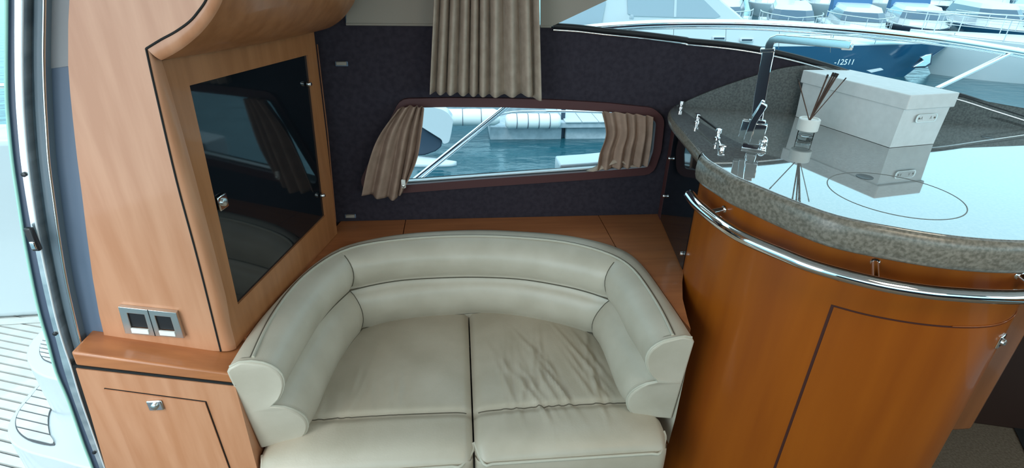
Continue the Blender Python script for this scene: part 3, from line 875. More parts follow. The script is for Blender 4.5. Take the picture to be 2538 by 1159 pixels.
# chrome grab rail
rl = thing('grab_rail', 'curved polished chrome grab rail along the galley cabinet front', 'rail', (0.95, 0.9, 1.09))
rp_ = [(1710, 484), (1728, 506), (1760, 534), (1800, 564), (1848, 592), (1940, 631), (2026, 664), (2171, 702), (2290, 722), (2365, 729), (2450, 734), (2538, 734)]
rpts = [atz(x, y, 1.09) for x, y in rp_] + [Vector((1.26, 0.845, 1.09)), Vector((1.35, 0.88, 1.09)), Vector((1.42, 0.95, 1.09))]
tb('rail', catmull(rpts, 5), 0.0158, M_chrome, rl, n=16)
lt('end_cap', [(0.0158, 0), (0.015, 0.006), (0.009, 0.012), (0.001, 0.014)], rpts[0], M_chrome, rl, 16, axis_to(rpts[0] - rpts[1]))
def nearest(path, p): return min(path, key=lambda q: (q.xy - p.xy).length)
for (x, y) in ((1795, 528), (2166, 672), (2530, 700)):
    p = atz(x, y, 1.09)
    k = nearest(catmull(rpts, 5), p); q = nearest(fpath, k); q = Vector((q.x, q.y, 1.10))
    so_ = tb('standoff', [k, q], 0.008, M_chrome, rl, n=12)
    lt('standoff_rose', [(0.011, 0), (0.010, 0.003), (0.008, 0.005)], q, M_chrome, so_, 16, axis_to((k - q)))

# black glass door at the end of the counter
bq = [Vector((0.731, 1.475, 0)), Vector((0.790, 1.86, 0))]
bdv = (bq[1] - bq[0]).normalized(); bn_ = Vector((-bdv.y, bdv.x, 0))
blk = thing('end_locker', 'black glass fronted locker under the worktop end, standing on the shelf', 'locker', (0.78, 1.65, ZS))
z0_, z1_ = ZS + 0.002, ZT - 0.036
bx_pts = [bq[0], bq[1] + bdv * 0.05, bq[1] + bdv * 0.05 - bn_ * 0.03, bq[0] - bn_ * 0.03]
plate('carcass', [Vector((p.x, p.y, z0_)) for p in [bq[0] - bn_ * 0.004, bq[1] - bn_ * 0.004 + bdv * 0.02, bq[1] - bn_ * 0.02 + bdv * 0.02, bq[0] - bn_ * 0.02]], (0, 0, z1_ - z0_), M_dark_wood, blk)
dr = plate('glass_door', [Vector((p.x, p.y, z0_ + 0.004)) for p in (bq[0] + bn_ * 0.002, bq[1] + bn_ * 0.002, bq[1] - bn_ * 0.004, bq[0] - bn_ * 0.004)], (0, 0, z1_ - z0_ - 0.012), M_black_glass, blk)
for (x, y) in ((1661, 392), (1647, 485), (1691, 628)):
    c = on_plane(x, y, bq[0] + bn_ * 0.006, bn_)
    h_ = lt('hinge', [(0.007, -0.004), (0.008, 0.002), (0.006, 0.007), (0.001, 0.008)], c, M_chrome, dr, 14, axis_to(bn_))
strip_l = [bq[1] + bn_ * 0.003, bq[1] + bn_ * 0.003 + bdv * 0.045]
plate('hinge_stile', [Vector((p.x, p.y, z0_)) for p in (strip_l[0], strip_l[1], strip_l[1] - bn_ * 0.006, strip_l[0] - bn_ * 0.006)], (0, 0, z1_ - z0_ - 0.002), M_maroon, blk)

# ------------------------------------------------------------------ tap
tap = thing('folding_tap', 'tall square chrome swan-neck tap standing on the granite worktop', 'tap', atz(1866, 372, ZT))
b0_ = atz(1866, 368, ZT)
# plane through the tap: faces the camera
tdir = Vector((ray(1868, 360).x, ray(1868, 360).y, 0)).normalized()
def tapp(px, py, off=0.0): return on_plane(px, py, b0_ - tdir * off, tdir)
side = Vector((-tdir.y, tdir.x, 0))
def flatbar(name, pts, wdt, thk, mat, par, nrm=None):
    """rectangular bar swept along pts in the tap plane"""
    nrm = nrm or tdir
    P = [Vector(p) for p in pts]; rows = [[], [], [], []]
    for i, p in enumerate(P):
        if i == 0: t = (P[1] - P[0]).normalized()
        elif i == len(P) - 1: t = (P[-1] - P[-2]).normalized()
        else: t = ((P[i] - P[i - 1]).normalized() + (P[i + 1] - P[i]).normalized()).normalized()
        s = t.cross(nrm).normalized()
        for k, (a, b) in enumerate(((1, 1), (1, -1), (-1, -1), (-1, 1))):
            rows[k].append(p + s * a * wdt / 2 + nrm * b * thk / 2)
    bm = bmesh.new(); loft(bm, rows, close=True, caps=True)
    return mesh_obj(name, bm, mat, par, bevel=0.0015)
colp = [tapp(*q) for q in ((1868, 355), (1876, 300), (1884, 240), (1894, 180), (1905, 125))]
flatbar('column', colp, 0.030, 0.026, M_chrome, tap)
arm_ = [tapp(*q) for q in ((1905, 125), (1908, 108), (1914, 99), (1926, 95), (1940, 96), (2000, 101), (2060, 106), (2108, 110))]
flatbar('spout', arm_, 0.020, 0.028, M_chrome, tap)
flatbar('collar', [tapp(1902, 128), tapp(1903, 119)], 0.036, 0.032, M_chrome, tap)
flatbar('nozzle', [tapp(2106, 108), tapp(2104, 122)], 0.016, 0.020, M_chrome, tap)
flatbar('nozzle_plate', [tapp(2085, 119), tapp(2112, 120)], 0.007, 0.022, M_white_matt, tap)
lv = flatbar('lever', [tapp(1850, 350, 0.03), tapp(1868, 300, 0.03), tapp(1895, 258, 0.03)], 0.018, 0.018, M_chrome, tap)
flatbar('lever_body', [tapp(1842, 338, 0.015), tapp(1853, 298, 0.015)], 0.026, 0.024, M_chrome, tap)
flatbar('valve_block', [tapp(1878, 342, 0.012), tapp(1888, 305, 0.012)], 0.032, 0.034, M_chrome, tap)
flatbar('cross_bar', [tapp(1856, 298, 0.02), tapp(1898, 303, 0.02)], 0.010, 0.012, M_chrome, tap)
flatbar('base_plate', [b0_ + side * 0.03 + Vector((0, 0, 0.003)), b0_ - side * 0.035 + Vector((0, 0, 0.003))], 0.006, 0.045, M_chrome, tap)
cb = atz(1890, 362, ZT)
lt('base_knob', [(0.012, 0), (0.013, 0.006), (0.010, 0.010), (0.012, 0.014), (0.011, 0.022), (0.006, 0.028), (0.001, 0.030)], cb, M_chrome, tap, 18)

# fiddle rail on the worktop edge
fr_ = thing('fiddle_rail', 'low fiddle rail on short chrome posts at the worktop left edge', 'rail', atz(1730, 305, ZT))
pp = []
for (x, y, h_) in ((1687, 266, 0.024), (1727, 303, 0.028), (1778, 343, 0.030)):
    c = atz(x, y, ZT)
    po = lt('post', [(0.009, 0), (0.009, 0.004), (0.006, 0.006), (0.006, h_ - 0.014), (0.0095, h_ - 0.012), (0.0095, h_), (0.003, h_ + 0.002)], c, M_chrome, fr_, 14)
    pp.append(c + Vector((0, 0, h_ - 0.005)))
tb('rod', [pp[1], pp[2]], 0.0035, M_inlay, fr_, n=8)
c = atz(1788, 372, ZT)
tb('bracket_arm', [pp[2] + Vector((0, 0, -0.02)), c + Vector((-0.004, 0.004, 0.014)), c + Vector((0.010, -0.004, 0.012))], 0.0035, M_chrome, fr_, n=8)
lt('bracket_foot', [(0.008, 0), (0.008, 0.008), (0.004, 0.014)], c, M_chrome, fr_, 14)

# ------------------------------------------------------------------ storage box
cA, cB, cC = atz(2207, 368, ZT), atz(2320, 358, ZT), atz(1958, 285, ZT)
cC = cA + (cC - cA) * 0.96
bxo = thing('storage_box', 'white rectangular card storage box with overhanging lid on the worktop', 'box', ((cA + cB + cC) / 3))
HB = 0.125
def ver(p, px, py):
    # height above p of the pixel row py
    d = ray(px, py); t = (p.xy - CAM.xy).length / Vector((d.x, d.y)).length
    return CAM.z + d.z * t
hz = ver(cA, 2245, 235) - ZT
HB = max(0.10, min(0.22, hz))
cD = cB + (cC - cA) * 0.93 - (cB - cA) * 0.06
e1 = (cB - cA).normalized(); e2 = (cC - cA).normalized()
foot = [cA, cB, cD, cC]
cc = sum(foot, Vector()) / 4
zup = Vector((0, 0, 1))
bm = bmesh.new()
lo = [p + (cc - p) * 0.03 + zup * 0.001 for p in foot]; hi = [cc + (p - cc) * 1.0 + zup * (HB - 0.004) for p in foot]
loft(bm, [lo + lo[:1], hi + hi[:1]]); bm.faces.new([bm.verts.new(p) for p in lo])
mesh_obj('body', bm, M_box, bxo, bevel=0.002)
lid = [cc + (p - cc) + (p - cc).normalized() * 0.008 for p in foot]
plate('lid', [p + zup * (HB - 0.040) for p in lid], zup * 0.042, M_box, bxo, bevel=0.003, seg=3)
en = (-e2); en = Vector((e1.y, -e1.x, 0)); en = en if (en.dot(cA - cC) > 0) else -en
# label holder on the short end (between cA and cB)
lcn = cA.lerp(cB, 0.52) + zup * (HB * 0.56) + en * 0.003
A3 = Matrix((e1, Vector((0, 0, 1)), en)).transposed()
hol = round_poly([lcn + A3 @ Vector(v) for v in ((-0.040, -0.012, 0), (0.040, -0.012, 0), (0.040, 0.012, 0), (-0.040, 0.012, 0))], 0.012, 5)
inn = [lcn + (p - lcn) * 0.88 for p in hol]
lh = plate('label_holder', hol, en * 0.0015, M_brushed, bxo, holes=[inn])
plate('label_card', inn, en * 0.0006, M_box, bxo)
for dx_ in (-0.028, 0.030):
    lt('rivet', [(0.003, 0), (0.002, 0.0015)], lcn + e1 * dx_ + en * 0.0012, M_print, lh, 10, axis_to(en))
# faint scratched letter A marks at both ends of the card
for dx_ in (-0.018, 0.016):
    for (p, q) in (((-0.003, -0.004), (0, 0.005)), ((0, 0.005), (0.003, -0.004)), ((-0.002, -0.001), (0.002, -0.001))):
        tb('printed_mark', [lcn + A3 @ Vector((dx_ + p[0], p[1], 0.0008)), lcn + A3 @ Vector((dx_ + q[0], q[1], 0.0008))], 0.0004, M_print, lh, n=5)

# ------------------------------------------------------------------ reed diffuser
dc = atz(1993, 346, ZT)
df = thing('reed_diffuser', 'small clear bottle with white collar and dark reeds before the box', 'diffuser', dc)
lt('bottle', [(0.021, 0.0), (0.023, 0.002), (0.023, 0.026), (0.018, 0.030), (0.012, 0.032)], dc, M_bottle, df, 24)
lt('liquid', [(0.019, 0.003), (0.020, 0.005), (0.020, 0.014), (0.019, 0.015)], dc, M_liquid, df, 24)
bm = bmesh.new()
pr = [(0.012, 0.030), (0.028, 0.030), (0.030, 0.032), (0.030, 0.064), (0.028, 0.066), (0.024, 0.066), (0.022, 0.062), (0.012, 0.061)]
lathe(bm, pr, dc, 28)
o = mesh_obj('collar', bm, M_white_matt, df, smooth=True); o.data.set_sharp_from_angle(angle=radians(40))
top = dc + Vector((0, 0, 0.058))
dn = Vector((ray(2000, 280).x, ray(2000, 280).y, 0)).normalized()
for (x, y, o_, r) in ((1978, 195, 0.0, 0.0012), (2052, 185, 0.01, 0.0017), (2066, 180, 0.0, 0.0019), (2072, 181, -0.012, 0.0018), (2077, 183, 0.012, 0.0018), (2097, 193, 0.0, 0.0010)):
    e = on_plane(x, y, dc - dn * o_, dn)
    r *= 1.4
    r_ = tb('reed', [top, e], r, M_reed, df, n=6)
    tb('reed_tip', [top.lerp(e, 0.93), e + (e - top) * 0.003], r * 1.25, M_reed_tip, r_, n=6)

# ------------------------------------------------------------------ curtains
def curtain(name, top, bot, y, folds, amp, mat, label, n=150, rows_=24, lag=0.0, hem=0.0, seed=1, group=None, irregular=0.3, mids=None):
    rnd = random.Random(seed)
    cuts = [0]
    for k in range(folds): cuts.append(cuts[-1] + rnd.uniform(1 - irregular, 1 + irregular))
    cuts = [c / cuts[-1] for c in cuts]
    def phase(u):
        for k in range(folds):
            if u <= cuts[k + 1]: return k + (u - cuts[k]) / (cuts[k + 1] - cuts[k])
        return folds
    levels = [top] + (mids or []) + [bot]
    L3 = [[aty(x, yy, y) for x, yy in l] for l in levels]
    L3 = [resample(catmull(l, 6), n) for l in L3]
    bm = bmesh.new(); R = []
    for j in range(rows_ + 1):
        v = j / rows_; s = v * (len(L3) - 1); k = min(int(s), len(L3) - 2); f = s - k
        row = []
        for i in range(n + 1):
            u = i / n
            if len(L3) > 2:
                a0 = L3[max(k - 1, 0)][i]; a1 = L3[k][i]; a2 = L3[k + 1][i]; a3 = L3[min(k + 2, len(L3) - 1)][i]
                p = 0.5 * ((2 * a1) + (a2 - a0) * f + (2 * a0 - 5 * a1 + 4 * a2 - a3) * f * f + (3 * a1 - a0 - 3 * a2 + a3) * f ** 3)
            else: p = L3[k][i].lerp(L3[k + 1][i], f)
            ph = phase(u) * 2 * pi
            w_ = cos(ph + 0.3 * sin(3 * v + seed)) 
            p = p + Vector((0, -amp * (w_ + 0.25 * cos(2 * ph + v)) * (0.75 + 0.25 * v), 0))
            p += Vector((0.3 * amp * sin(ph) * 0.5, 0, -hem * (0.5 + 0.5 * w_) * v))
            row.append(p)
        R.append(row)
    loft(bm, R)
    o = mesh_obj(name, bm, mat, None, smooth=True, solid=0.002)
    tag(o, label, 'curtain', group)
    return o
curtain('pleated_curtain', [(1084, -170), (1330, -170)], [(1066, 228), (1150, 232), (1240, 236), (1312, 234), (1316, 243), (1340, 243)], 1.840, 9, 0.022, M_curtain,
        'long beige pleated curtain hanging in front of the upper window', hem=0.003, seed=4, irregular=0.35)
curtain('tied_curtain', [(988, 268), (1018, 262), (1052, 265)], [(898, 480), (928, 486), (960, 492), (985, 488), (1004, 462)], 1.866, 4, 0.017, M_curtain2,
        'brown beige curtain gathered at the left end of the low window', seed=2, mids=[[(940, 335), (990, 325), (1046, 322)], [(915, 400), (970, 405), (1034, 392)]])
curtain('tied_curtain', [(1490, 276), (1550, 280), (1617, 288)], [(1478, 420), (1540, 416), (1602, 410)], 1.890, 5, 0.012, M_curtain2,
        'brown beige curtain gathered at the right end of the low window', seed=8, mids=[[(1500, 330), (1555, 330), (1614, 335)], [(1484, 380), (1548, 370), (1608, 378)]])
c = aty(1000, 455, 1.85)
kp = thing('curtain_clip', 'small translucent white clip at the foot of the left curtain', 'clip', c)
bx('clip_body', c, (0.016, 0.010, 0.034), M_white_matt, kp, bevel=0.004)
lt('clip_button', [(0.006, 0), (0.006, 0.004), (0.003, 0.006)], c + Vector((0, -0.005, -0.006)), M_brushed, kp, 12, axis_to((0, -1, 0)))
fz = []
bm = bmesh.new()
wp = [(1452, 424), (1480, 410), (1510, 395), (1535, 390), (1560, 404), (1590, 410)]
wq = [(1470, 425), (1490, 420), (1515, 408), (1540, 402), (1560, 412), (1585, 414)]
loft(bm, [catmull([aty(x, y, 1.905) for x, y in wp], 5), catmull([aty(x, y, 1.885) for x, y in wq], 5)])
o = mesh_obj('curtain_hem', bm, M_curtain, None, smooth=True, solid=0.003)
tag(o, 'light curtain hem lying folded on the low window sill at right', 'curtain')

# ------------------------------------------------------------------ own boat outside the window: side deck and rails
sd = bx('side_deck', (2.2, 2.32, 0.46), (7.0, 0.62, 0.08), M_white, bevel=0.01)
tag(sd, 'white side deck strip just outside the low window', 'deck')
hs = bx('hull_side', (2.2, 2.60, -0.4), (7.0, 0.06, 1.7), M_white, bevel=0.01)
tag(hs, 'white outer hull side under the side deck', 'hull')
YR = 2.55
ra = thing('deck_rail', 'stainless side deck rail outside with two long tubes and slanted stanchions', 'rail', (0.5, YR, 0.5))
mr = [(1380, 82), (1470, 69), (1560, 62), (1650, 58), (1780, 57), (1900, 60), (2050, 69), (2200, 82), (2350, 100), (2460, 117), (2538, 130), (2700, 160)]
tb('top_tube', catmull([aty(x, y, YR) for x, y in mr], 4), 0.017, M_chrome, ra, n=12)
lr = [(1480, 78), (1560, 73), (1650, 70), (1780, 70), (1900, 74), (2050, 84), (2200, 97), (2350, 114), (2460, 130), (2538, 143), (2700, 174)]
tb('lower_tube', catmull([aty(x, y, YR) for x, y in lr], 4), 0.005, M_chrome, ra, n=8)
def down_to(p, q, z):
    t = (z - p.z) / (q.z - p.z); return p + (q - p) * t
p, q = aty(2524, 122, YR), aty(2332, 214, YR)
tb('stanchion', [p, down_to(p, q, 0.5)], 0.011, M_chrome, ra, n=12)
p, q = aty(1252, 264, YR - 0.05), aty(1020, 450, YR - 0.05)
p2 = p + (p - q) * 0.6
tb('stanchion', [down_to(p, q, 0.5), p2], 0.0105, M_chrome, ra, n=12)
p, q = aty(1262, 264, YR - 0.0), aty(1032, 452, YR - 0.0)
p3 = p + (p - q) * 0.6
tb('brace', [down_to(p, q, 0.5), p3], 0.006, M_chrome, ra, n=8)
tb('low_tube', catmull([aty(x, y, YR) for x, y in ((1225, 288), (1270, 278), (1350, 276), (1450, 277), (1560, 282), (1700, 292))], 3), 0.006, M_chrome, ra, n=8)
for (x, y) in ((1670, 70), (1800, 70), (1932, 75), (2060, 85)):
    a = aty(x, y, YR); tb('thin_stay', [a, aty(x - 2, y + 45, YR)], 0.0012, M_brushed, ra, n=5)

# ------------------------------------------------------------------ water and quay
ZW = -1.2
bm = bmesh.new(); bmesh.ops.create_grid(bm, x_segments=1, y_segments=1, size=1, matrix=Matrix.Translation((10, 60, ZW)) @ Matrix.Diagonal((140, 120, 1, 1)))
wt = mesh_obj('harbour_water', bm, M_water)
tag(wt, 'rippled blue-green harbour water', 'water'); wt['kind'] = 'stuff'
def atw(px, py, z=None): return atz(px, py, ZW if z is None else z)
# fenders along the pontoon
g0 = atw(1215, 318); 
YP = atw(1300, 345).y
pont = thing('pontoon', 'pale grey floating pontoon across the water behind the big fenders', 'pontoon', (2.0, YP + 0.6, ZW))
zt_ = aty(1300, 314, YP).z
bx('float', ((aty(1215, 330, YP).x + aty(1392, 330, YP).x) / 2, YP + 0.5, (ZW + zt_) / 2 - 0.05), (aty(1392, 330, YP).x - aty(1215, 330, YP).x, 1.0, zt_ - ZW + 0.1), M_concrete, pont, bevel=0.02)
xa, xb = aty(1402, 330, YP).x, aty(1700, 330, YP).x
bx('float', ((xa + xb) / 2, YP + 0.5, (ZW + aty(1450, 316, YP).z) / 2 - 0.05), (xb - xa, 1.0, aty(1450, 316, YP).z - ZW + 0.1), M_concrete, pont, bevel=0.02)
zd = aty(1450, 298, YP).z
bx('deck_edge', ((xa + xb) / 2 - 0.1, YP + 0.45, zd - 0.06), (xb - xa + 0.3, 1.1, 0.10), M_concrete, pont, bevel=0.01)
for k in range(9):
    x = xa - 0.05 + k * 0.30
    bx('deck_board', (x + 0.15, YP + 0.42, zd + 0.004), (0.285, 1.1, 0.02), M_white, pont, bevel=0.003)
bx('pile', (aty(1396, 330, YP).x, YP + 0.12, ZW + 0.1), (0.07, 0.07, 1.1), M_darkhull, pont, bevel=0.005)
bx('back_quay', (0.5, YP + 1.9, ZW + 0.35), (9.0, 0.5, 0.66), M_concrete, pont, bevel=0.02)
def fender(x0, x1, y0, y1, label, bands):
    YF = YP - 0.12
    a, b = aty(x0, (y0 + y1) / 2, YF), aty(x1, (y0 + y1) / 2, YF)
    r = abs(aty(x0, y0, YF).z - aty(x0, y1, YF).z) / 2
    z = a.z
    t = thing('dock_fender', label, 'fender', (a.x, YF, z - r), 'large white dock fenders')
    n_ = 40; pts = [Vector((a.x + (b.x - a.x) * k / n_, YF, z + (b.z - a.z) * k / n_ * 0)) for k in range(n_ + 1)]
    def rf(u):
        e = min(u, 1 - u) * n_
        base = 1.0 if e > 2 else (0.72 + 0.14 * e)
        g = abs((u * bands) % 1.0 - 0.5) * 2
        return base * (1 - 0.05 * max(0, g - 0.8) / 0.2)
    tb('fender_body', pts, r, M_fender, t, n=20, rfun=rf)
    for k in range(1, bands):
        x = a.x + (b.x - a.x) * k / bands
        ring_ = [Vector((x, YF + r * 0.99 * cos(q), z + r * 0.99 * sin(q))) for q in [2 * pi * j / 20 for j in range(21)]]
        tb('fender_strap', ring_, 0.006, M_darkjamb, t, n=5)
fender(960, 1238, 271, 312, 'long white banded dock fender at the left in the low window', 6)
fender(1253, 1388, 282, 318, 'shorter white banded dock fender nearer the middle of the low window', 5)

# dinghy with covered outboard, and the white pointed float
dd = atw(1060, 375)
YD = atw(1085, 400).y
ob = thing('covered_outboard', 'white covered outboard engine above a dark hull at the left of the low window', 'outboard', atw(1080, 395))
cp = [(1040, 258), (1040, 312), (1047, 316), (1095, 346), (1098, 358), (1113, 354), (1118, 334), (1124, 297), (1112, 280), (1095, 270), (1060, 262)]
pts = [aty(x, y, YD) for x, y in cp]
plate('engine_cover', round_poly(pts, 0.04, 3), (0, 0.25, 0), M_white, ob, bevel=0.05, seg=4)
dh = [(1035, 312), (1047, 317), (1096, 348), (1094, 364), (1080, 375), (1052, 385), (1030, 386)]
pts = [aty(x, y, YD + 0.1) for x, y in dh]
plate('engine_leg', pts, (0, 0.2, 0), M_darkhull, ob, bevel=0.02)
# pointed float
tipx = atw(1132, 409); rear = atw(1000, 402)
kf = thing('white_float', 'white pointed float lying on the water at lower left of the low window', 'float', atw(1060, 405))
rows = []
for k in range(15):
    u = k / 14
    c = rear.lerp(tipx, u) + Vector((-0.15 * (1 - u), 0, 0.02)); wv = 0.17 * math.sqrt(max(0.0, 1 - u ** 2.2)) + 0.004; hh = 0.11 * (1 - 0.6 * u)
    rows.append([c + Vector((0, wv * cos(a), hh * sin(a))) for a in [2 * pi * j / 14 for j in range(14)]])
bm = bmesh.new()
V = [[bm.verts.new(p) for p in r] for r in rows]
for a, b in zip(V, V[1:]):
    for j in range(14): bm.faces.new((a[j], a[(j + 1) % 14], b[(j + 1) % 14], b[j]))
bm.faces.new(V[0]); bm.faces.new(V[-1])
mesh_obj('float_body', bm, M_white, kf, smooth=True)
# white ledge lying outside near the right end
p = thing('deck_step', 'low white step on the side deck seen at the low window right end', 'step', aty(1430, 415, 2.15))
bm = bmesh.new()
prism(bm, [aty(x, y, 2.1) for x, y in ((1388, 409), (1460, 404), (1540, 396), (1600, 394))] + [Vector((aty(1600, 394, 2.1).x, 2.1, 0.501)), Vector((aty(1388, 409, 2.1).x, 2.1, 0.501))], (0, 0.12, 0))
mesh_obj('step_body', bm, M_white, p, bevel=0.006)
plate('step_groove', [aty(x, y, 2.097) for x, y in ((1390, 416), (1480, 409), (1480, 411), (1390, 418))], (0, 0.004, 0), M_concrete, p)

# ------------------------------------------------------------------ other boats
def hull_mesh(L, B, HT, bow=0.35, sheer=0.25, n=18):
    """stern at x=0, bow at x=L; z from 0 (water) up"""
    rows = []
    for k in range(n + 1):
        u = k / n; x = L * u
        f = 1 if u < 0.45 else max(0.0, 1 - ((u - 0.45) / 0.55) ** 2.1)
        hb = B / 2 * f; z = HT * (1 + sheer * u * u)
        wl = hb * 0.80
        xw = x - bow * L * 0.35 * max(0, (u - 0.55) / 0.45) ** 2
        rows.append([Vector((xw, -wl * 0.9, -0.1)), Vector((xw + (x - xw) * 0.4, -(wl * 0.6 + hb * 0.4) , z * 0.4)), Vector((x, -hb, z * 0.97)), Vector((x, -hb, z)), Vector((x, -hb * 0.93, z + 0.02)), Vector((x, 0, z + 0.05)),
                     Vector((x, hb * 0.93, z + 0.02)), Vector((x, hb, z)), Vector((x, hb, z * 0.97)), Vector((xw + (x - xw) * 0.4, (wl * 0.6 + hb * 0.4), z * 0.4)), Vector((xw, wl * 0.9, -0.1))])
    return rows
def boat(name, label, pos, head, L, B, HT, hullm, cabin=(0.2, 0.62, 0.9), rail=True, cabm=None, cover=None, flag_mast=0, group='boats moored across the marina', deckm=None):
    Mx = Matrix.Translation(pos) @ Matrix.Rotation(head, 4, 'Z')
    t = thing(name, label, 'boat', pos, group)
    rows = [[Mx @ p for p in r] for r in hull_mesh(L, B, HT)]
    bm = bmesh.new(); loft(bm, [r[:5] for r in rows]); 
    loft(bm, [r[6:] for r in rows]); bm.faces.new([bm.verts.new(p) for p in rows[0]])
    mesh_obj('hull', bm, hullm, t, smooth=True)
    bm = bmesh.new(); loft(bm, [r[3:8] for r in rows])
    mesh_obj('deck', bm, deckm or M_white, t, smooth=True)
    if cabin:
        a, b, h = cabin
        def sec(x, wd, z): return [Mx @ Vector((x, -wd, z)), Mx @ Vector((x, wd, z))]
        z0 = HT * 1.0; wd = B * 0.36
        x0, x1 = L * a, L * b
        lowp = [(x0, wd), (x0, -wd), (x1 - 0.2 * L * 0.3, -wd), (x1, -wd * 0.6), (x1, wd * 0.6), (x1 - 0.2 * L * 0.3, wd)]
        def ring(s, z, sh): return [Mx @ Vector((L * (a + b) / 2 + (x - L * (a + b) / 2) * s + sh, y * s, z)) for x, y in lowp]
        R = [ring(1, z0, 0), ring(0.96, z0 + h * 0.40, -0.05 * h), ring(0.80, z0 + h * 0.85, -0.25 * h), ring(0.74, z0 + h, -0.3 * h)]
        bm = bmesh.new(); loft(bm, [r + r[:1] for r in R]); bm.faces.new([bm.verts.new(p) for p in R[3]])
        mesh_obj('cabin', bm, cabm or M_white, t, bevel=0.03)
        G = [ring(0.965, z0 + h * 0.42, -0.06 * h), ring(0.83, z0 + h * 0.80, -0.23 * h)]
        g_ = [[r[i] + (r[i] - (Mx @ Vector((L * (a + b) / 2, 0, r[i].z - pos[2])))).normalized() * 0.015 * 1.5 for i in range(6)] for r in G]
        bm = bmesh.new(); loft(bm, [r + r[:1] for r in g_])
        mesh_obj('windscreen', bm, M_glassdark, t)
    if cover:
        a, b, h = cover
        pts = [(a, 0.1), (a, h), ((a + b) / 2, h * 1.15), (b, h * 0.5), (b, 0.1)]
        bm = bmesh.new()
        prism(bm, [Mx @ Vector((L * x, -B * 0.33, HT + z)) for x, z in pts], (Mx.to_3x3() @ Vector((0, B * 0.66, 0))))
        mesh_obj('canvas_cover', bm, M_navycover, t, bevel=0.05)
    if rail:
        for zz_ in (0.55, 0.28):
            pts = [Mx @ Vector((L * u, 0, 0)) for u in (0.5,)]
            path = []
            for k in range(8, 19): r = rows[k]; path.append(r[3] + Vector((0, 0, zz_)))
            for k in range(18, 7, -1): r = rows[k]; path.append(r[7] + Vector((0, 0, zz_)))
            tb('bow_rail', path, 0.02 if zz_ > 0.5 else 0.011, M_white, t, n=5)
        for k in (8, 11, 14, 17):
            for j in (3, 7): tb('rail_post', [rows[k][j], rows[k][j] + Vector((0, 0, 0.55))], 0.014, M_white, t, n=5)
    if flag_mast:
        a = Mx @ Vector((L * 0.42, 0, HT)); b = Mx @ Vector((L * 0.38, 0, HT + flag_mast))
        tb('mast', [a, b], 0.05, M_white, t, n=8)
        tb('boom', [a + Vector((0, 0, 1.2)), Mx @ Vector((L * 0.05, 0, HT + 1.2))], 0.06, M_navycover, t, n=8)
    return t

# large blue-hulled yacht just outboard, bow pointing right
yb = atw(2232, 190)
tip = aty(2358, 106, yb.y + 0.0)
sheer_z = tip.z
by = thing('blue_yacht', 'large dark blue hulled motor yacht with white topsides, bow pointing right', 'boat', (yb.x, yb.y, ZW))
NB = 26; Lb = tip.x + 4.0
rows = []
for k in range(NB + 1):
    u = k / NB; x = tip.x - Lb * (1 - u)
    f = 1 if u < 0.55 else 1 - ((u - 0.55) / 0.45) ** 2
    yn = yb.y - 1.0 * f + 0.0; yf = yb.y + 3.2 * f
    xw = x - (tip.x - yb.x) * max(0, (u - 0.5) / 0.5) ** 2
    z = sheer_z + 0.03 * (u)
    rows.append([Vector((xw, yn + 0.25 * f, ZW - 0.1)), Vector((xw * 0.55 + x * 0.45, yn + 0.10 * f, (ZW + z) / 2 - 0.03)), Vector((x, yn, z - 0.03)), Vector((x, yn, z)), Vector((x, yf, z)), Vector((x, yf, z - 0.03)), Vector((xw, yf, ZW - 0.1))])
bm = bmesh.new(); loft(bm, [r[:3] for r in rows]); loft(bm, [r[5:] for r in rows]); mesh_obj('hull', bm, M_blue, by, smooth=True)
bm = bmesh.new(); loft(bm, [r[2:6] for r in rows]); mesh_obj('deck', bm, M_white, by)
# white bulwark on the aft two thirds
yn0 = yb.y - 1.0
zb1 = aty(1800, 68, yn0).z
cut = [r[3] for r in rows if r[3].x < aty(2050, 100, yn0).x]
bm = bmesh.new(); loft(bm, [[p + Vector((0, -0.01, -0.02)) for p in cut], [p + Vector((0, 0.03, zb1 - sheer_z)) for p in cut], [p + Vector((0, 0.15, zb1 - sheer_z)) for p in cut], [p + Vector((0, 0.15, -0.02)) for p in cut]])
bw = mesh_obj('bulwark', bm, M_white, by)
for (x, y) in ((1782, 95), (1851, 99)):
    c = aty(x, y, yn0 - 0.012)
    op = bx('fairlead', c, (0.36, 0.03, 0.10), M_white, bw, bevel=0.02)
    bx('fairlead_slot', c + Vector((0, -0.014, 0)), (0.28, 0.02, 0.045), M_darkhull, op, bevel=0.01)
# deckhouse with sloped front and clear panels
def poly_y(px, y): return [aty(a, b, y) for a, b in px]
dh_ = poly_y([(1366, 66), (1366, -140), (1640, -140), (1745, -60), (1790, 0), (1835, 38), (1860, 66)], yn0 + 0.5)
plate('deckhouse', dh_, (0, 2.0, 0), M_white, by, bevel=0.05)
wp_ = poly_y([(1552, -70), (1556, 34), (1570, 40), (1700, 43), (1772, 45), (1786, 40), (1745, 0), (1700, -50), (1660, -90)], yn0 + 0.48)
dw = plate('clear_window', wp_, (0, 0.03, 0), M_clear, by)
plate('window_divider', poly_y([(1674, -60), (1680, -60), (1676, 42), (1670, 42)], yn0 + 0.47), (0, 0.02, 0), M_white, dw)
plate('side_screen', poly_y([(1380, 60), (1440, 30), (1502, 0), (1490, 62)], yn0 + 0.44), (0, 0.02, 0), M_clear, by)
kn = aty(1565, 48, yn0 + 0.2)
lt('deck_light', [(0.05, 0), (0.06, 0.04), (0.04, 0.10), (0.001, 0.12)], kn, M_concrete, by, 14)
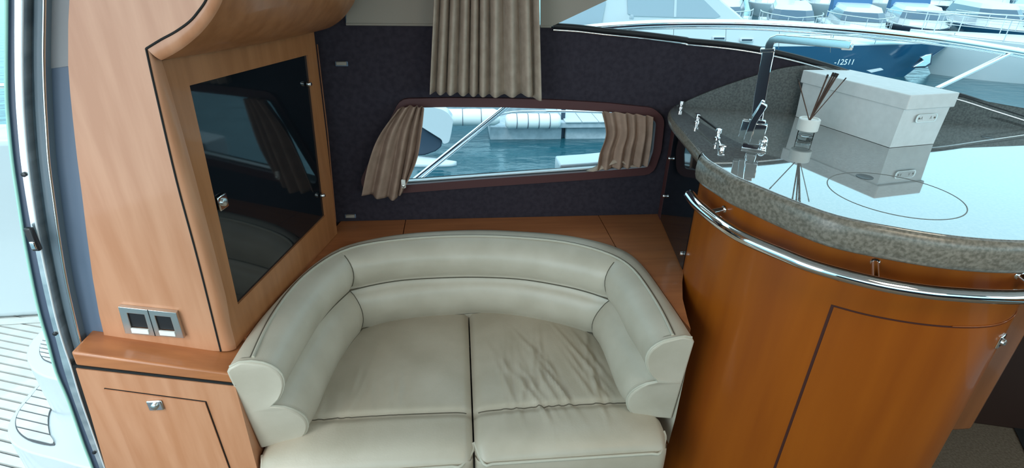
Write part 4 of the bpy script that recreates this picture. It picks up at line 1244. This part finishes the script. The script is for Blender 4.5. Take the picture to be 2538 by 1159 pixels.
# pale stripe, bow shade panel, anchor
sh = [aty(x, y, yb.y - 0.75) for x, y in ((2165, 100), (2180, 78), (2262, 84), (2258, 104))]
plate('bow_locker', sh, (0, 0.6, 0), M_clear, by)
ya = yb.y - 0.15
an = plate('anchor', [aty(x, y, ya - 0.5) for x, y in ((2264, 166), (2290, 150), (2282, 142), (2298, 136), (2309, 134), (2306, 156), (2294, 164))], (0, 0.08, 0), M_chrome, by, bevel=0.01)
plate('anchor_pocket', [aty(x, y, ya - 0.38) for x, y in ((2262, 168), (2286, 142), (2312, 132), (2308, 160), (2292, 168))], (0, 0.06, 0), M_darkhull, by)
# boarding step streak and lettering on the hull
plate('fender_streak', [aty(x, y, yb.y - 0.98) for x, y in ((2150, 175), (2185, 169), (2190, 173), (2160, 180))], (0, 0.05, 0), M_white, by)
def text(body, p0, ex, ez, size, mat, par, name):
    cu = bpy.data.curves.new(name, 'FONT'); cu.body = body; cu.size = size; cu.extrude = 0.002
    ob_ = bpy.data.objects.new(name, cu)
    dg = bpy.context.evaluated_depsgraph_get() if False else None
    COL.objects.link(ob_)
    bpy.context.view_layer.update()
    me = bpy.data.meshes.new_from_object(ob_)
    bpy.data.objects.remove(ob_); 
    o = bpy.data.objects.new(name, me); COL.objects.link(o)
    ex = Vector(ex).normalized(); ez = Vector(ez).normalized(); nn_ = ex.cross(ez)
    Mx = Matrix((ex, ez, nn_)).transposed().to_4x4(); Mx.translation = p0
    me.transform(Mx)
    me.materials.clear(); me.materials.append(mat)
    o.parent = par
    if par.name in ROOTLOC: o.matrix_parent_inverse = Matrix.Translation(-ROOTLOC[par.name])
    return o
text('-12511', aty(2066, 160, yn0 - 0.06), (1, 0, 0), (0.12, 0, 1), 0.20, M_wtext, by, 'hull_number')
tb('name_rail', [r[3] + Vector((0, 0, 0.25)) for r in rows if r[3].x > aty(1950, 100, yn0).x], 0.015, M_chrome, by, n=6)
for r in rows:
    if r[3].x > aty(2000, 100, yn0).x and rows.index(r) % 2 == 0:
        tb('rail_post', [r[3], r[3] + Vector((0, 0, 0.25))], 0.012, M_chrome, by, n=5)

def P3(px, py, z=ZW): 
    p = atz(px, py, z); return Vector((p.x, p.y, ZW))
# big white bow at the right edge
boat('white_cruiser', 'broad white cruiser foredeck at the right edge of the upper window', P3(3020, 215), radians(166), 8.5, 3.2, 0.95, M_white, cabin=(0.05, 0.5, 0.9), rail=True)
ORD = ('first', 'second', 'third', 'fourth', 'fifth', 'sixth', 'seventh', 'eighth')
rows_ = [('nearest', 20.5, 9.8, 3.3, 6), ('middle', 31.5, 14.5, 3.8, 6), ('farthest', 43.5, 21.0, 4.3, 7)]
rb = random.Random(11)
for ri, (rn, ry, rx, dx_, cnt) in enumerate(rows_):
    for k in range(cnt):
        kind = (ri * 2 + k * 3) % 5
        hm, cv, mast, word = ((M_white, None, 0, 'white motor boat'), (M_white, (0.0, 0.2, 1.1), 0, 'white boat with blue canvas'), (M_blue, None, 0, 'blue hulled boat'),
                              (M_white, None, 8, 'white sailing boat with mast'), (M_darkhull, (0.02, 0.18, 1.0), 0, 'dark hulled boat with blue canvas'))[kind]
        boat('moored_boat', '%s, %s from the left in the %s marina row' % (word, ORD[k], rn), Vector((rx + k * dx_ + 3.2, ry + 6.5 + 0.25 * k, ZW)), radians(-118 + rb.uniform(-3, 3)), (7.4, 8.2, 8.6)[ri] + rb.uniform(-0.4, 0.6), (2.5, 2.7, 2.9)[ri], (0.42, 0.6, 0.8)[ri] + rb.uniform(-0.06, 0.12), hm,
             cabin=(0.12, 0.72, (0.75, 0.9, 1.2)[ri] + rb.uniform(0, 0.3)), cover=cv, flag_mast=mast)
# ------------------------------------------------------------------ aft cockpit seen through the door
ck = thing('cockpit_deck', 'bleached teak planked cockpit deck outside the sliding door', 'deck', (-2.2, 2.0, -0.02))
bx('deck_base', (-3.3, 1.9, -0.045), (4.2, 3.2, 0.06), M_caulk, ck, bevel=0)
u0, u1 = atz(0, 930, 0), atz(88, 949, 0)
pd = (u1 - u0).normalized(); pn = Vector((-pd.y, pd.x, 0))
if pn.y < 0: pn = -pn
org = atz(40, 960, 0)
sp1 = abs((atz(20, 962, 0) - atz(20, 985, 0)).dot(pn))
wdt_ = max(0.035, sp1)
pm = None
for k in range(-16, 30):
    c = org + pn * (k * wdt_) - pd * 0.8
    if pm is None:
        o = bx('teak_plank', Vector((0, 0, 0)), (3.0, wdt_ - 0.010, 0.022), M_teak, ck, bevel=0)
        pm = o.data
    else:
        o = bpy.data.objects.new('teak_plank', pm); COL.objects.link(o); o.parent = ck
        o.matrix_parent_inverse = Matrix.Translation(-ROOTLOC[ck.name])
    o.location = (c.x, c.y, -0.012); o.rotation_euler = (0, 0, atan2(pd.y, pd.x))
# white coaming behind the deck
f1 = atz(16, 785, 0)
cm = thing('cockpit_coaming', 'white moulded cockpit side behind the teak deck', 'coaming', (-2.2, 2.6, 0))
e_a, e_b = atz(0, 792, 0), atz(100, 786, 0)
dv = (e_b - e_a).normalized(); nv = Vector((-dv.y, dv.x, 0)); nv = nv if nv.y > 0 else -nv
A0 = e_a - dv * 3.0; B0 = e_b + dv * 1.2
plate('coaming_wall', [A0, B0, B0 + zup * 0.95, A0 + zup * 0.95], nv * 0.25, M_white, cm, bevel=0.04, seg=4)
plate('margin_board', [A0 - nv * 0.05 + zup * 0.002, B0 - nv * 0.05 + zup * 0.002, B0 + zup * 0.002, A0 + zup * 0.002], zup * 0.004, M_teak, cm)
tb('coaming_rail', [A0 + zup * 1.15 + nv * 0.1, B0 + zup * 1.15 + nv * 0.1], 0.012, M_chrome, cm, n=8)
for s in (0.3, 0.5, 0.62, 0.74):
    q = A0.lerp(B0, s) + nv * 0.1
    tb('rail_post', [q + zup * 0.9, q + zup * 1.15], 0.010, M_chrome, cm, n=8)
def step(zt2, out_px, in_px, label, zb=0.0):
    o3 = catmull([atz(x, y, zt2) for x, y in out_px], 4)
    t = thing('cockpit_step', label, 'step', Vector((o3[0].x, o3[0].y, 0)), 'rounded cockpit steps')
    plate('step_body', [Vector((p.x, p.y, zb)) for p in o3], (0, 0, zt2 - zb), M_white, t, bevel=0.005, seg=2)
    i3 = [atz(x, y, zt2) for x, y in in_px]
    plate('inset_caulk', [p + zup * 0.001 for p in catmull(i3, 4, True)], (0, 0, 0.002), M_caulk, t)
    # cut inset slats: strips clipped to the inset outline
    ring_ = catmull(i3, 6, True)
    cen = sum(ring_, Vector()) / len(ring_)
    rg = [cen + (p - cen) * 0.94 for p in ring_]
    vs = [(p - cen).dot(pn) for p in rg]; v = min(vs)
    step_w = (max(vs) - min(vs)) / 7
    def clip(poly, lo_, hi_):
        for (lim, sg) in ((lo_, 1), (hi_, -1)):
            out = []
            for i in range(len(poly)):
                a, b = poly[i], poly[(i + 1) % len(poly)]
                da, db = ((a - cen).dot(pn) - lim) * sg, ((b - cen).dot(pn) - lim) * sg
                if da >= 0: out.append(a)
                if (da >= 0) != (db >= 0): out.append(a.lerp(b, da / (da - db)))
            poly = out
            if len(poly) < 3: return None
        return poly
    for k in range(7):
        pl_ = clip(rg, v + k * step_w + 0.003, v + (k + 1) * step_w - 0.003)
        if pl_:
            pl_ = [p for q_, p in enumerate(pl_) if (p - pl_[q_ - 1]).length > 1e-4]
            bm = bmesh.new()
            va = [bm.verts.new(p + zup * 0.002) for p in pl_]; vb = [bm.verts.new(p + zup * 0.007) for p in pl_]
            bm.faces.new(va); bm.faces.new(vb)
            for q_ in range(len(va)): bm.faces.new([va[q_ - 1], va[q_], vb[q_], vb[q_ - 1]])
            mesh_obj('teak_slat', bm, M_teak, t)
step(0.20, [(110, 935), (70, 975), (30, 1030), (18, 1065), (28, 1095), (66, 1118), (140, 1138), (235, 1160), (330, 1130), (260, 1000), (180, 930)],
     [(112, 948), (75, 985), (47, 1020), (38, 1050), (48, 1075), (80, 1095), (135, 1104), (125, 1078), (121, 1045), (126, 1018), (139, 1000)],
     'lower rounded white step with teak slats in the cockpit')
step(0.42, [(108, 812), (80, 840), (66, 868), (68, 895), (86, 920), (132, 938), (230, 950), (250, 860), (170, 800)],
     [(118, 836), (104, 848), (98, 868), (102, 884), (116, 896), (160, 906), (190, 870), (160, 836)],
     'upper rounded white step with teak slats in the cockpit')
# far moored hull astern, seen through the door gap
boat('moored_boat', 'white boat astern glimpsed through the sliding door gap', Vector((-9.5, 7.5, ZW)), radians(150), 8, 3, 1.4, M_white, group=None, rail=False)

# companionway well, its darkness a flat black sheet, and step at lower right
cw = thing('companionway', 'dark stairwell opening right of the carpet beyond the galley cabinet', 'stairwell', (2.35, 1.2, 0))
wl_ = [atz(2440, 985, 0.004), atz(2560, 1160, 0.004), atz(2900, 1160, 0.004), atz(2800, 900, 0.004), atz(2520, 880, 0.004)]
wl_ = [Vector((min(p.x, 2.9), min(p.y, YW - 0.29 * (min(p.x, 2.9) - XC) - 0.04), p.z)) for p in wl_]
plate('well_darkness', wl_, (0, 0, 0.002), M_blackgap, cw)
bx('riser', (2.24, 1.42, 0.55), (0.7, 0.03, 1.1), M_well, cw, rz=radians(-16), bevel=0.004)
